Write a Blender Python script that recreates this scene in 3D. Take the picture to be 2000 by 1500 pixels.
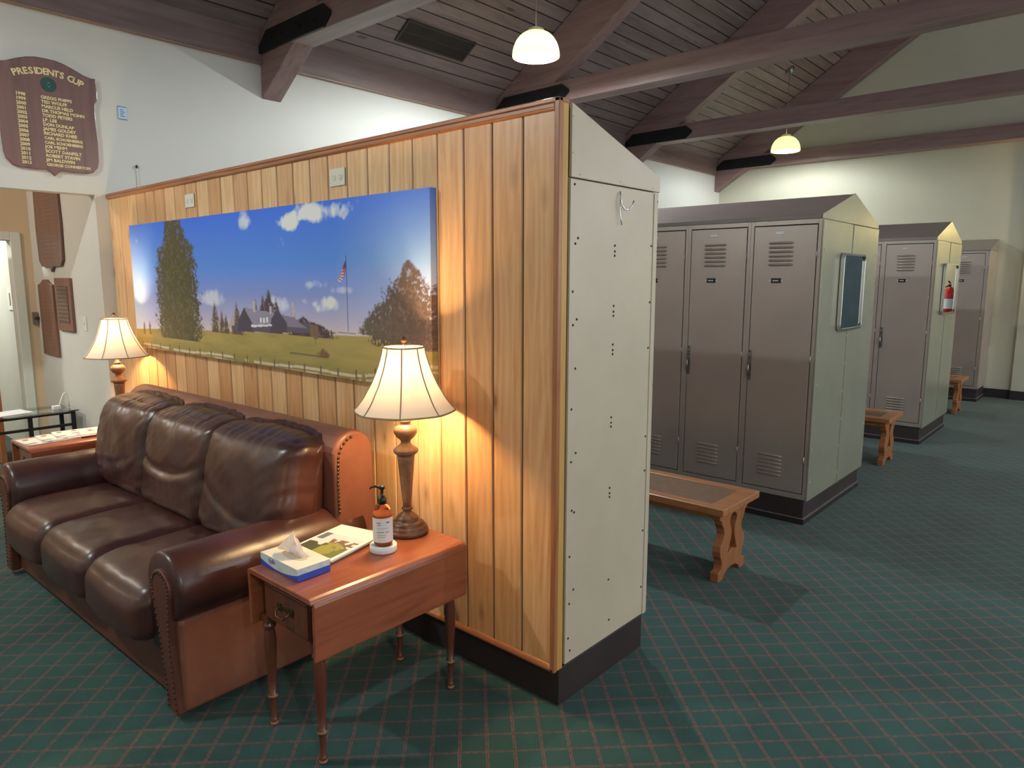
import bpy, bmesh, math, random
import numpy as np
from mathutils import Vector, Matrix, noise
random.seed(7)
for o in list(bpy.data.objects): bpy.data.objects.remove(o)
S = bpy.context.scene
COL = S.collection
PI = math.pi

# ---------------------------------------------------------------- camera
cam_d = bpy.data.cameras.new('camera'); cam = bpy.data.objects.new('camera', cam_d); COL.objects.link(cam)
F, PITCH, ROLL, YAW = 1373.25, math.radians(-8.43), math.radians(0.056), math.radians(41.633)
cam_d.sensor_width = 36; cam_d.lens = 36*F/2000; cam_d.clip_start = .05
fw = Vector((-math.sin(YAW)*math.cos(PITCH), math.cos(YAW)*math.cos(PITCH), math.sin(PITCH)))
rt = Vector((math.cos(YAW), math.sin(YAW), 0)); up = rt.cross(fw)
r2 = math.cos(ROLL)*rt + math.sin(ROLL)*up; u2 = -math.sin(ROLL)*rt + math.cos(ROLL)*up
M = Matrix((r2, u2, -fw)).transposed().to_4x4(); M.translation = Vector((1.536, -2.026, 1.642))
cam.matrix_world = M
S.camera = cam

# ---------------------------------------------------------------- world, light, exposure
S.view_settings.view_transform = 'Standard'; S.view_settings.look = 'None'
S.view_settings.exposure = 0.68; S.view_settings.gamma = 1; S.view_settings.use_curve_mapping = False
w = bpy.data.worlds.new('world'); S.world = w; w.use_nodes = True
w.node_tree.nodes['Background'].inputs[0].default_value = (.75, .85, 1, 1)
w.node_tree.nodes['Background'].inputs[1].default_value = .4
S.cycles.max_bounces = 8; S.cycles.diffuse_bounces = 5; S.cycles.sample_clamp_indirect = 6

def area(name, loc, rot, sx, sy, power, col):
    l = bpy.data.lights.new(name, 'AREA'); l.shape = 'RECTANGLE'; l.size = sx; l.size_y = sy
    l.energy = power; l.color = col
    o = bpy.data.objects.new(name, l); o.location = loc; o.rotation_euler = rot; COL.objects.link(o); return o
def point(name, loc, power, col, r=.03, parent=None):
    l = bpy.data.lights.new(name, 'POINT'); l.energy = power; l.color = col; l.shadow_soft_size = r
    o = bpy.data.objects.new(name, l); o.location = loc; o.parent = parent; COL.objects.link(o); return o
# added ambient fill from the unseen right wall and from behind the camera
area('window_daylight', (6.02, 1.5, 2.0), (0, PI/2, 0), 2.0, 3.6, 42, (.90, .95, 1))
area('window_daylight', (6.02, 6.6, 2.0), (0, PI/2, 0), 2.0, 3.6, 42, (.90, .95, 1))
area('window_daylight', (1.5, -4.32, 2.2), (-PI/2, 0, 0), 3.6, 1.8, 7, (1, .96, .93))  # added weak front fill; nothing is built around it
PENDANT_W, TABLE_W = 160, 54

# ---------------------------------------------------------------- helpers: materials
def srgb(r, g, b):
    f = lambda c: (c/255/12.92) if c/255 <= .04045 else ((c/255+.055)/1.055)**2.4
    return (f(r), f(g), f(b), 1)
class NT:
    def __init__(s, name):
        s.m = bpy.data.materials.new(name); s.m.use_nodes = True; s.t = s.m.node_tree
        s.b = s.t.nodes['Principled BSDF']
    def n(s, typ, ins=None, **kw):
        nd = s.t.nodes.new('ShaderNode'+typ)
        for k, v in kw.items(): setattr(nd, k, v)
        for k, v in (ins or {}).items():
            if hasattr(v, 'links') or isinstance(v, bpy.types.NodeSocket): s.t.links.new(v, nd.inputs[k])
            else: nd.inputs[k].default_value = v
        return nd
    def link(s, a, b): s.t.links.new(a, b)
    def math(s, op, a, b=0.0, c=0.0, clamp=False):
        return s.n('Math', {0: a, 1: b, 2: c}, operation=op, use_clamp=clamp).outputs[0]
    def mix(s, f, a, b, bt='MIX'):
        nd = s.n('Mix', {}, data_type='RGBA', blend_type=bt)
        for i, v in ((0, f), (6, a), (7, b)):
            if isinstance(v, bpy.types.NodeSocket): s.link(v, nd.inputs[i])
            else: nd.inputs[i].default_value = v
        return nd.outputs[2]
    def obj(s): return s.n('TexCoord').outputs['Object']
    def xyz(s, v): 
        q = s.n('SeparateXYZ', {0: v}); return q.outputs
    def map(s, v, scale=(1, 1, 1), rot=(0, 0, 0), loc=(0, 0, 0)):
        return s.n('Mapping', {'Vector': v, 'Scale': scale, 'Rotation': rot, 'Location': loc}).outputs[0]
    def noise(s, v, scale, detail=4, rough=.55, dist=0):
        return s.n('TexNoise', {'Vector': v, 'Scale': scale, 'Detail': detail, 'Roughness': rough, 'Distortion': dist}).outputs[0]
    def ramp(s, f, stops):
        nd = s.n('ValToRGB', {0: f}); e = nd.color_ramp.elements
        while len(e) < len(stops): e.new(.5)
        for el, (p_, c) in zip(e, stops): el.position = p_; el.color = c
        return nd.outputs[0]
    def bump(s, h, strength=.3, dist=.01):
        nb = s.n('Bump', {'Height': h, 'Strength': strength, 'Distance': dist}); s.link(nb.outputs[0], s.b.inputs['Normal'])
    def set(s, **k):
        for a, v in k.items():
            a = a.replace('_', ' ')
            if isinstance(v, bpy.types.NodeSocket): s.link(v, s.b.inputs[a])
            else: s.b.inputs[a].default_value = v
        return s.m
def sc(c, f): return (c[0]*f, c[1]*f, c[2]*f, 1)

def mat_plain(name, col, rough=.5, metal=0, var=.12, nscale=6, bump=0, bscale=60, coat=0, **kw):
    t = NT(name); o = t.obj()
    c = t.ramp(t.noise(o, nscale), [(.3, sc(col, 1-var)), (.7, sc(col, 1+var))])
    t.set(Base_Color=c, Roughness=rough, Metallic=metal)
    if coat: t.set(Coat_Weight=coat, Coat_Roughness=.15)
    if bump: t.bump(t.noise(o, bscale, 3), bump, .002)
    for k, v in kw.items(): t.set(**{k: v})
    return t.m

def mat_wood(name, c1, c2, axis='z', rough=.38, scale=1.0, coat=.25, knots=False):
    """wood with grain running along the given object axis"""
    t = NT(name); o = t.obj()
    s = {'x': (1.2, 14, 14), 'y': (14, 1.2, 14), 'z': (14, 14, 1.2)}[axis]
    v = t.map(o, tuple(k*scale for k in s))
    g = t.noise(v, 1.6, 6, .6, 1.2)
    fine = t.noise(t.map(o, tuple(k*scale*6 for k in s)), 1.2, 3)
    col = t.ramp(g, [(.3, c1), (.5, sc(c2, .85)), (.72, c2)])
    col = t.mix(t.math('MULTIPLY', fine, .25), col, sc(c1, .7))
    t.set(Base_Color=col, Roughness=rough, Coat_Weight=coat, Coat_Roughness=.2)
    t.bump(fine, .08, .002)
    return t.m

def mat_panelling():
    t = NT('knotty_pine_panelling'); o = t.obj(); x, y, z = t.xyz(o)
    bid = t.math('FLOOR', t.math('DIVIDE', t.math('ADD', x, .019), .1518))
    wn = t.n('TexWhiteNoise', {'W': bid}, noise_dimensions='1D').outputs[0]
    off = t.n('CombineXYZ', {0: t.math('MULTIPLY', wn, 31), 2: t.math('MULTIPLY', wn, 57)}).outputs[0]
    v = t.n('VectorMath', {0: o, 1: off}, operation='ADD').outputs[0]
    g = t.noise(t.map(v, (9, 3, .9)), 1.5, 5, .55, 2.2)
    rings = t.n('TexWave', {'Vector': t.map(v, (1, 0, .16)), 'Scale': 9, 'Distortion': 9, 'Detail': 3, 'Detail Scale': 1.1}, wave_type='BANDS').outputs[0]
    kn = t.n('TexVoronoi', {'Vector': t.map(v, (6.6, 0, 2.6)), 'Scale': 1.0, 'Randomness': 1.0}, feature='F1').outputs['Distance']
    kf = t.ramp(kn, [(.03, (1, 1, 1, 1)), (.10, (.35, .35, .35, 1)), (.2, (0, 0, 0, 1))])
    col = t.ramp(g, [(.28, srgb(226, 180, 134)), (.5, srgb(243, 204, 158)), (.72, srgb(250, 218, 178))])
    col = t.mix(t.math('MULTIPLY', rings, .18), col, srgb(190, 122, 74))
    tone = t.ramp(wn, [(0, srgb(224, 192, 162)), (.5, srgb(255, 240, 220)), (1, srgb(255, 250, 236))])
    col = t.mix(.8, col, tone, 'MULTIPLY')
    col = t.mix(t.math('MULTIPLY', kf, .75), col, srgb(104, 52, 26))
    fine = t.noise(t.map(v, (160, 40, 5)), 1.0, 3)
    col = t.mix(t.math('MULTIPLY', fine, .12), col, srgb(120, 70, 38))
    gf = t.math('FRACT', t.math('DIVIDE', t.math('ADD', x, .019), .1518))
    ge = t.math('MINIMUM', gf, t.math('SUBTRACT', 1, gf))
    col = t.mix(t.math('LESS_THAN', ge, .026), col, srgb(96, 54, 34))
    t.set(Base_Color=col, Roughness=.36, Coat_Weight=.3, Coat_Roughness=.22)
    t.bump(fine, .06, .002)
    return t.m

def mat_ceiling():
    t = NT('stained_tongue_and_groove_ceiling'); o = t.obj(); x, y, z = t.xyz(o)
    s = t.math('DIVIDE', x, .137)
    f = t.math('FRACT', s); bid = t.math('FLOOR', s)
    gap = t.math('LESS_THAN', t.math('ABSOLUTE', t.math('SUBTRACT', f, .5)), .455)
    wn = t.n('TexWhiteNoise', {'W': bid}, noise_dimensions='1D').outputs[0]
    off = t.n('CombineXYZ', {1: t.math('MULTIPLY', wn, 40), 2: t.math('MULTIPLY', wn, 9)}).outputs[0]
    v = t.n('VectorMath', {0: o, 1: off}, operation='ADD').outputs[0]
    g = t.noise(t.map(v, (9, .8, 9)), 1.4, 5, .6, 1.0)
    col = t.ramp(g, [(.3, srgb(122, 106, 104)), (.7, srgb(152, 136, 133))])
    kn = t.n('TexVoronoi', {'Vector': t.map(v, (5, 1.6, 0)), 'Scale': 1.0}, feature='F1').outputs['Distance']
    col = t.mix(t.ramp(kn, [(.04, (.7, .7, .7, 1)), (.12, (0, 0, 0, 1))]), col, srgb(58, 36, 28))
    col = t.mix(t.math('MULTIPLY', wn, .3), col, srgb(84, 60, 52))
    col = t.mix(gap, srgb(34, 24, 22), col)
    t.set(Base_Color=col, Roughness=.5)
    t.bump(t.math('ADD', gap, t.math('MULTIPLY', g, .1)), .5, .006)
    return t.m

def mat_carpet():
    t = NT('green_carpet_with_red_lattice'); o = t.obj(); x, y, z = t.xyz(o)
    def lines(c, other, width):
        fr = t.math('ABSOLUTE', t.math('SUBTRACT', t.math('FRACT', c), .5))
        d = t.math('SUBTRACT', .5, fr)            # 0 on the line
        on = t.math('LESS_THAN', d, width)
        mid = t.math('GREATER_THAN', d, width*.25)
        dots = t.math('GREATER_THAN', t.math('FRACT', t.math('MULTIPLY', other, 15)), .32)
        return t.math('MULTIPLY', t.math('MULTIPLY', on, mid), dots)
    a = t.math('DIVIDE', t.math('ADD', t.math('ADD', x, y), .01), .1375)
    b = t.math('DIVIDE', t.math('ADD', t.math('SUBTRACT', y, x), .1), .1345)
    red = t.math('MAXIMUM', lines(a, b, .062), t.math('MULTIPLY', lines(b, a, .055), .85))
    n1 = t.noise(o, 2.2, 5, .6); n2 = t.noise(o, 420, 2)
    base = t.ramp(n1, [(.3, srgb(24, 62, 59)), (.7, srgb(36, 87, 81))])
    base = t.mix(t.math('MULTIPLY', n2, .5), base, srgb(22, 52, 50))
    rc = t.ramp(t.noise(o, 60, 2), [(.35, srgb(118, 44, 52)), (.65, srgb(168, 90, 80))])
    col = t.mix(t.math('MULTIPLY', red, .75), base, rc)
    t.set(Base_Color=col, Roughness=.95, Sheen_Weight=.1, Sheen_Roughness=.5)
    t.bump(n2, .5, .004)
    return t.m

def mat_leather(name, c1, c2, rough=.36):
    t = NT(name); o = t.obj()
    n = t.noise(o, 3.5, 5, .6); fine = t.n('TexVoronoi', {'Vector': o, 'Scale': 260}).outputs['Distance']
    cr = t.noise(t.map(o, (1, 1, 1)), 9, 6, .6, 1.5)
    col = t.ramp(n, [(.3, c1), (.72, c2)])
    t.set(Base_Color=col, Roughness=t.math('ADD', t.math('MULTIPLY', n, .16), rough-.08), Coat_Weight=.15, Coat_Roughness=.3)
    t.bump(t.math('ADD', t.math('MULTIPLY', fine, .12), t.math('MULTIPLY', cr, .6)), .22, .006)
    return t.m

def mat_metal_paint(name, col, rough=.34, var=.06, metal=0.0):
    t = NT(name); o = t.obj()
    c = t.ramp(t.noise(o, 3, 4), [(.3, sc(col, 1-var)), (.7, sc(col, 1+var))])
    t.set(Base_Color=c, Roughness=rough, Metallic=metal, Coat_Weight=.35, Coat_Roughness=.28)
    t.bump(t.noise(o, 180, 2), .04, .001)
    return t.m

def mat_vcol(name, rough=.6):
    t = NT(name); a = t.n('Attribute', {}, attribute_name='Col'); t.set(Base_Color=a.outputs[0], Roughness=rough)
    return t.m

def mat_glass(name, col=(1, 1, 1, 1), rough=.02, ior=1.45):
    t = NT(name); nz = t.noise(t.obj(), 3)
    t.set(Base_Color=t.ramp(nz, [(.2, sc(col, .96)), (.8, col)]), Roughness=rough, Transmission_Weight=1.0, IOR=ior)
    return t.m

def mat_shade(name, col, trans=.6, glow=None):
    t = NT(name); nz = t.noise(t.obj(), 300, 2)
    c = t.ramp(nz, [(.2, sc(col, .94)), (.8, col)])
    d = t.n('BsdfDiffuse', {'Color': c}); tr = t.n('BsdfTranslucent', {'Color': c})
    mx = t.n('MixShader', {0: trans, 1: d.outputs[0], 2: tr.outputs[0]})
    t.link(mx.outputs[0], t.t.nodes['Material Output'].inputs[0])
    return t.m

def mat_emit(name, col, st):
    t = NT(name); nz = t.ramp(t.noise(t.obj(), 2), [(0, col), (1, col)])
    t.set(Base_Color=nz, Emission_Color=nz, Emission_Strength=st)
    return t.m

MT = {}
def mats():
    m = MT
    m['pine'] = mat_panelling()
    m['pine_trim'] = mat_wood('pine_moulding', srgb(150, 88, 52), srgb(186, 120, 78), 'z')
    m['pine_trim_x'] = mat_wood('pine_moulding_lengthwise', srgb(150, 86, 50), srgb(188, 122, 78), 'x')
    m['raw_pine'] = mat_wood('raw_pine_edge', srgb(196, 140, 66), srgb(218, 168, 92), 'z', .5, 1, .1)
    m['ceil'] = mat_ceiling()
    m['beam'] = mat_wood('stained_beam', srgb(126, 98, 96), srgb(156, 128, 124), 'x', .5, .5, .1)
    m['beam_y'] = mat_wood('stained_plate_board', srgb(104, 82, 78), srgb(132, 108, 103), 'y', .5, .5, .1)
    m['steel'] = mat_plain('black_steel', srgb(42, 42, 44), .5, .6)
    m['grille'] = mat_plain('dark_grille', srgb(58, 50, 48), .55, .2)
    m['carpet'] = mat_carpet()
    m['wall'] = mat_plain('painted_plaster', srgb(206, 203, 195), .85, var=.025, nscale=1.5, bump=.15, bscale=30)
    m['wall_far'] = mat_plain('cream_painted_wall', srgb(196, 192, 172), .8, var=.03, nscale=1.2, bump=.12, bscale=25)
    m['wall_hall'] = mat_plain('warm_cream_paint', srgb(216, 192, 160), .85, var=.03, nscale=1.5)
    m['white'] = mat_plain('white_gloss_paint', srgb(226, 228, 216), .4, var=.02)
    m['base'] = mat_plain('black_vinyl_base', srgb(40, 36, 36), .45, var=.1)
    m['plinth'] = mat_plain('dark_brown_plinth', srgb(52, 42, 42), .5, var=.12)
    m['locker'] = mat_metal_paint('taupe_locker_enamel', srgb(182, 167, 158), .36, .05, .5)
    m['locker_dark'] = mat_plain('locker_gap_black', srgb(26, 22, 20), .7)
    m['beige'] = mat_metal_paint('beige_enamel_panel', srgb(198, 182, 161), .42)
    m['grey_beige'] = mat_metal_paint('grey_green_enamel_panel', srgb(158, 155, 136), .26, .06, .3)
    m['hood'] = mat_metal_paint('taupe_sheet_hood', srgb(128, 114, 110), .4)
    m['chrome'] = mat_plain('chrome', srgb(220, 220, 222), .15, 1, var=.02)
    m['dull'] = mat_plain('dull_steel', srgb(150, 146, 140), .35, .9)
    m['mirror'] = mat_plain('mirror_glass', srgb(214, 222, 222), .015, 1, var=.01)
    m['black'] = mat_plain('black_plastic', srgb(20, 20, 22), .35)
    m['whiteink'] = mat_plain('white_lettering', srgb(235, 235, 230), .6, var=.02)
    m['leather'] = mat_leather('dark_brown_leather', srgb(58, 32, 29), srgb(82, 46, 38), .33)
    m['leather_light'] = mat_leather('chestnut_leather', srgb(120, 72, 56), srgb(146, 92, 72), .42)  # same leather as the cushions, lamp glow mixed into its colour
    m['leather_rail'] = mat_leather('red_brown_leather', srgb(88, 48, 38), srgb(108, 60, 46), .42)  # same leather again, reddened by warm light put into the colour
    m['brass'] = mat_plain('antique_brass_nail', srgb(96, 72, 50), .35, .8)
    m['oak'] = mat_wood('honey_oak', srgb(150, 92, 52), srgb(184, 122, 76), 'x')
    m['oak_z'] = mat_wood('honey_oak_upright', srgb(140, 84, 48), srgb(176, 112, 68), 'z')
    m['inset'] = mat_plain('worn_brown_seat_inset', srgb(112, 82, 58), .7, var=.15, nscale=25, bump=.3)
    m['cherry'] = mat_wood('cherry_table_top', srgb(128, 64, 42), srgb(166, 92, 62), 'y', .3, 1, .4)
    m['cherry_d'] = mat_wood('cherry_table_legs', srgb(84, 42, 28), srgb(112, 60, 40), 'z', .32, 1, .4)
    m['shade'] = mat_shade('cream_fabric_shade', srgb(248, 232, 214), .10)
    m['shade_seam'] = mat_plain('shade_seam_braid', srgb(160, 136, 108), .8)
    m['lampbody'] = mat_plain('antique_bronze_paint', srgb(138, 102, 78), .42, .25, var=.25, nscale=30)
    m['lampfoot'] = mat_plain('dark_antique_bronze', srgb(100, 72, 56), .4, .3, var=.25, nscale=30)
    m['bulb'] = mat_emit('warm_bulb', (1, .72, .38, 1), 12)
    m['bulb_cool'] = mat_emit('cool_bulb', (.92, 1, 1, 1), 20)
    m['bowl'] = mat_shade('yellow_glass_bowl', srgb(240, 226, 140), .03)
    m['collar'] = mat_shade('frosted_collar', srgb(226, 222, 180), .02)
    m['vcol'] = mat_vcol('printed_canvas')
    m['paper'] = mat_plain('white_paper', srgb(232, 230, 226), .7, var=.02)
    m['tissue'] = mat_shade('thin_tissue', srgb(240, 232, 232), .3)
    m['amber'] = mat_glass('amber_plastic', (.98, .66, .42, 1), .05, 1.3)
    m['soap'] = mat_plain('amber_soap', srgb(190, 108, 58), .2, var=.1)
    m['label'] = mat_plain('white_label', srgb(222, 222, 224), .5, var=.01)
    m['greyink'] = mat_plain('grey_print', srgb(120, 124, 130), .6)
    m['plaque'] = mat_wood('walnut_plaque', srgb(98, 66, 62), srgb(126, 88, 80), 'z', .4, .6, .3)
    m['plaque2'] = mat_wood('brown_plaque', srgb(104, 68, 54), srgb(136, 92, 72), 'z', .5, .6, .2)
    m['gold'] = mat_plain('gold_lettering', srgb(226, 208, 150), .45, .1, var=.05)
    m['green'] = mat_plain('green_seal', srgb(26, 74, 62), .5)
    m['glass'] = mat_glass('clear_glass', (.93, .98, .96, 1), .01)
    m['plate'] = mat_plain('outlet_plate', srgb(226, 222, 208), .35, var=.01)
    m['slot'] = mat_plain('outlet_slot', srgb(120, 112, 98), .5)
    m['blueink'] = mat_plain('blue_print', srgb(96, 140, 184), .6)
    m['cardpale'] = mat_plain('pale_blue_card', srgb(196, 214, 226), .6)
    m['door_wood'] = mat_wood('door_leaf_wood', srgb(150, 84, 44), srgb(182, 108, 60), 'z')
    m['red'] = mat_plain('extinguisher_red', srgb(176, 26, 22), .3)
mats()

# ---------------------------------------------------------------- helpers: geometry
class MB:
    def __init__(s): s.v = []; s.f = []; s.sm = []
    def add(s, vs, fs, smooth=False):
        k = len(s.v); s.v += [tuple(v) for v in vs]
        for f in fs: s.f.append([i+k for i in f]); s.sm.append(smooth)
        return s
    def box(s, x0, x1, y0, y1, z0, z1):
        vs = [(x, y, z) for x in (x0, x1) for y in (y0, y1) for z in (z0, z1)]
        return s.add(vs, [(0, 1, 3, 2), (4, 6, 7, 5), (0, 4, 5, 1), (2, 3, 7, 6), (0, 2, 6, 4), (1, 5, 7, 3)])
    def prism(s, poly, axis, a, b, smooth=False):
        """poly: 2D points; axis 'x': (y,z), 'y': (x,z), 'z': (x,y)"""
        def P(p, t): return {'x': (t, p[0], p[1]), 'y': (p[0], t, p[1]), 'z': (p[0], p[1], t)}[axis]
        n = len(poly)
        k = len(s.v)
        s.add([P(p, a) for p in poly]+[P(p, b) for p in poly], [])
        s.f.append([k+i for i in range(n)][::-1]); s.sm.append(False)
        s.f.append([k+n+i for i in range(n)]); s.sm.append(False)
        for i in range(n):
            j = (i+1) % n; s.f.append([k+i, k+j, k+n+j, k+n+i]); s.sm.append(smooth)
        return s
    def lathe(s, prof, seg=32, c=(0, 0, 0), cap=True, axis='z', sm=True, rfun=None):
        vs = []
        for r, h in prof:
            for i in range(seg):
                a = 2*PI*i/seg; rr = r*(rfun(a, h) if rfun else 1)
                x, y, z = rr*math.cos(a), rr*math.sin(a), h
                if axis == 'x': x, y, z = z, x, y
                if axis == 'y': x, y, z = x, z, y
                vs.append((c[0]+x, c[1]+y, c[2]+z))
        fs = [(j*seg+i, j*seg+(i+1) % seg, (j+1)*seg+(i+1) % seg, (j+1)*seg+i) for j in range(len(prof)-1) for i in range(seg)]
        s.add(vs, fs, sm)
        if cap:
            k = len(s.v)-len(vs)
            s.f.append([k+i for i in range(seg)][::-1]); s.sm.append(False)
            s.f.append([k+(len(prof)-1)*seg+i for i in range(seg)]); s.sm.append(False)
        return s
    def tube(s, path, r, seg=10, sm=True):
        path = [Vector(q) for q in path]; n = len(path)
        rs = r if isinstance(r, (list, tuple)) else [r]*n
        d0 = (path[1]-path[0]).normalized(); ref = Vector((0, 0, 1)) if abs(d0.z) < .9 else Vector((1, 0, 0))
        u = d0.cross(ref).normalized(); vs = []
        for i, q in enumerate(path):
            d = ((path[min(i+1, n-1)]-path[max(i-1, 0)])).normalized()
            u = (u-d*u.dot(d)).normalized(); v = d.cross(u)
            for k in range(seg):
                a = 2*PI*k/seg; vs.append(q+(u*math.cos(a)+v*math.sin(a))*rs[i])
        fs = [(j*seg+i, j*seg+(i+1) % seg, (j+1)*seg+(i+1) % seg, (j+1)*seg+i) for j in range(n-1) for i in range(seg)]
        fs += [tuple(range(seg))[::-1], tuple((n-1)*seg+i for i in range(seg))]
        return s.add(vs, fs, sm)
    def sphere(s, c, r, seg=10, rings=6, sq=(1, 1, 1)):
        prof = [(max(math.sin(PI*j/rings), .001), -math.cos(PI*j/rings)) for j in range(rings+1)]
        vs = [(c[0]+sq[0]*r*q*math.cos(2*PI*i/seg), c[1]+sq[1]*r*q*math.sin(2*PI*i/seg), c[2]+sq[2]*r*h) for q, h in prof for i in range(seg)]
        fs = [(j*seg+i, j*seg+(i+1) % seg, (j+1)*seg+(i+1) % seg, (j+1)*seg+i) for j in range(rings) for i in range(seg)]
        return s.add(vs, fs, True)
    def shift(s, dx=0, dy=0, dz=0):
        s.v = [(a+dx, b+dy, c+dz) for a, b, c in s.v]; return s
def obj(name, mb, mat, parent=None, bev=0, recalc=True, seg=2):
    me = bpy.data.meshes.new(name); me.from_pydata(mb.v, [], mb.f)
    me.polygons.foreach_set('use_smooth', mb.sm)
    if recalc:
        b = bmesh.new(); b.from_mesh(me); bmesh.ops.recalc_face_normals(b, faces=b.faces[:]); b.to_mesh(me); b.free()
    me.materials.append(mat if not isinstance(mat, str) else MT[mat]); me.update()
    o = bpy.data.objects.new(name, me); COL.objects.link(o)
    if parent: o.parent = parent
    if bev:
        m = o.modifiers.new('bevel', 'BEVEL'); m.width = bev; m.segments = seg; m.limit_method = 'ANGLE'; m.angle_limit = math.radians(40)
    return o
def thing(name, label, cat, loc=(0, 0, 0), rz=0, group=None):
    o = bpy.data.objects.new(name, None); COL.objects.link(o); o.empty_display_size = .1
    o.location = loc; o.rotation_euler = (0, 0, rz); tag(o, label, cat, group); return o
def tag(o, label, cat, group=None):
    o['label'] = label; o['category'] = cat
    if group: o['group'] = group
    return o
def struct(name, mb, mat, bev=0, **k):
    o = obj(name, mb, mat, bev=bev, **k); o['kind'] = 'structure'; return o
def dup(root, loc=None, label=None, group=None, parent=None):
    c = root.copy(); COL.objects.link(c); c.parent = parent
    if loc is not None: c.location = loc
    if label: c['label'] = label
    if group: c['group'] = group
    for ch in list(root.children): dup(ch, parent=c)
    return c
def text_mesh(items, name, mat, parent, plane='x'):
    """items: (string, size, (a, b), angle, align); drawn in a plane facing +x (a=y, b=z) or -y (a=x, b=z)"""
    mb = MB()
    for st, size, (a, b), ang, al in items:
        cu = bpy.data.curves.new('t', 'FONT'); cu.body = st; cu.size = size; cu.align_x = al; cu.offset = size*.03
        cu.extrude = .0006; cu.resolution_u = 2
        ob = bpy.data.objects.new('t', cu); COL.objects.link(ob)
        bpy.context.view_layer.update()
        me = bpy.data.meshes.new_from_object(ob.evaluated_get(bpy.context.evaluated_depsgraph_get()))
        ca, sa = math.cos(ang), math.sin(ang)
        vs = []
        for v in me.vertices:
            p_, q_ = v.co.x*ca-v.co.y*sa+a, v.co.x*sa+v.co.y*ca+b
            vs.append((v.co.z, p_, q_) if plane == 'x' else (p_, -v.co.z, q_))
        mb.add(vs, [tuple(pg.vertices) for pg in me.polygons])
        bpy.data.objects.remove(ob); bpy.data.curves.remove(cu); bpy.data.meshes.remove(me)
    return obj(name, mb, mat, parent)

# ================================================================= SETTING
XL, XR, YF, YN = -4.175, 6.2, 9.86, -4.5      # left wall, right wall, far wall, wall behind the camera
XRIDGE = 1.0
RZ0, RS = 3.655, .66                          # roof underside at the left wall, its slope
def roof(x): return RZ0+RS*(x-XL) if x < XRIDGE else RZ0+RS*(2*XRIDGE-x-XL)
struct('floor', MB().box(-9.5, XR+.1, YN-.1, YF+.1, -.1, 0), 'carpet')
OPY, OPN, OPZ = -.13, -2.6, 2.245             # opening in the left wall
struct('wall_left', MB().box(XL-.12, XL, OPY, YF, 0, RZ0+.02).box(XL-.12, XL, OPN, OPY, OPZ, RZ0+.02).box(XL-.12, XL, YN, OPN, 0, RZ0+.02), 'wall')
zr = roof(XRIDGE)
struct('wall_far', MB().prism([(XL-.12, 0), (.30, 0), (.30, RZ0+RS*(.30-XL)), (XL-.12, RZ0-.08)], 'y', YF, YF+.14)
       .prism([(.30, 0), (XR, 0), (XR, roof(XR)), (XRIDGE, zr), (.30, RZ0+RS*(.30-XL))], 'y', YF-.06, YF+.14), 'wall_far')
struct('wall_front', MB().prism([(XL-.12, 0), (XR, 0), (XR, roof(XR)), (XRIDGE, zr), (XL-.12, RZ0-.08)], 'y', YN-.1, YN), 'wall_far')
struct('wall_right', MB().box(XR, XR+.1, YN, YF, 0, roof(XR)+.05), 'wall_far')
# two roof slopes, planks running along y
L1 = (XRIDGE-XL+.3)/math.cos(math.atan(RS)); A = math.atan(RS)
for nm, sx in (('ceiling', 1), ('ceiling', -1)):
    c = struct(nm, MB().box(-L1, 0, YN-.1, YF+.14, 0, .08), 'ceil')
    c.location = (XRIDGE, 0, zr); c.rotation_euler = (0, -A, 0) if sx == 1 else (0, A, PI)
    if sx == -1: c.location = (XRIDGE, YN+YF+.04, zr)
# plate board at the wall head
struct('trim_1', MB().box(XL, XL+.035, YN, YF-.02, 3.43, RZ0+.03), 'beam_y', bev=.004)
struct('trim_2', MB().box(XL, XL+.04, YN, YF-.02, 3.419, 3.430), mat_wood('head_strip', srgb(130, 100, 78), srgb(160, 126, 98), 'y'), bev=.002)
# base boards
struct('baseboard_far', MB().box(.0, .29, YF-.012, YF, 0, .125).box(.29, XR, YF-.072, YF-.06, 0, .125).box(XL, -.0, YF-.012, YF, 0, .125), 'base')
struct('baseboard_left', MB().box(XL, XL+.012, OPY, YF-.012, 0, .1).box(XL, XL+.012, YN, OPN, 0, .1), 'base')
# hall seen through the opening
HX = -5.81
DY0, DY1, DZ = -1.0, -.285, 1.975
struct('wall_hall_side', MB().box(-9.5, XL-.12, OPY, OPY+.12, 0, 2.75), 'wall')
struct('wall_hall_end', MB().box(HX-.12, HX, DY1, OPY, 0, 2.75).box(HX-.12, HX, DY0, DY1, DZ, 2.75).box(HX-.12, HX, -4.4, DY0, 0, 2.75), 'wall_hall')
struct('wall_hall_near', MB().box(-9.5, XL-.12, -4.5, -4.4, 0, 2.75), 'wall_hall')
struct('wall_hall_back', MB().box(-9.6, -9.5, -4.5, 0, 0, 2.75), 'white')
struct('ceiling_hall', MB().box(-9.5, XL-.12, -4.5, 0, 2.75, 2.85), 'wall')
dr = struct('door_1', MB().box(HX-.12, HX+.015, DY1-.002, DY1+.075, 0, DZ+.07).box(HX-.12, HX+.015, DY0-.075, DY0, 0, DZ+.07).box(HX-.12, HX+.015, DY0, DY1, DZ, DZ+.07), 'white', bev=.006)
lf = obj('door_leaf', MB().box(HX-.78, HX-.1, DY1-.20, DY1-.16, .01, DZ-.01), 'door_wood', dr, bev=.003)
d2 = struct('door_2', MB().box(1.42, 1.50, YF-.08, YF-.06, 0, 2.2).box(3.10, 3.18, YF-.08, YF-.06, 0, 2.2).box(1.50, 3.10, YF-.08, YF-.06, 2.12, 2.2), 'white', bev=.004)
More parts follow.
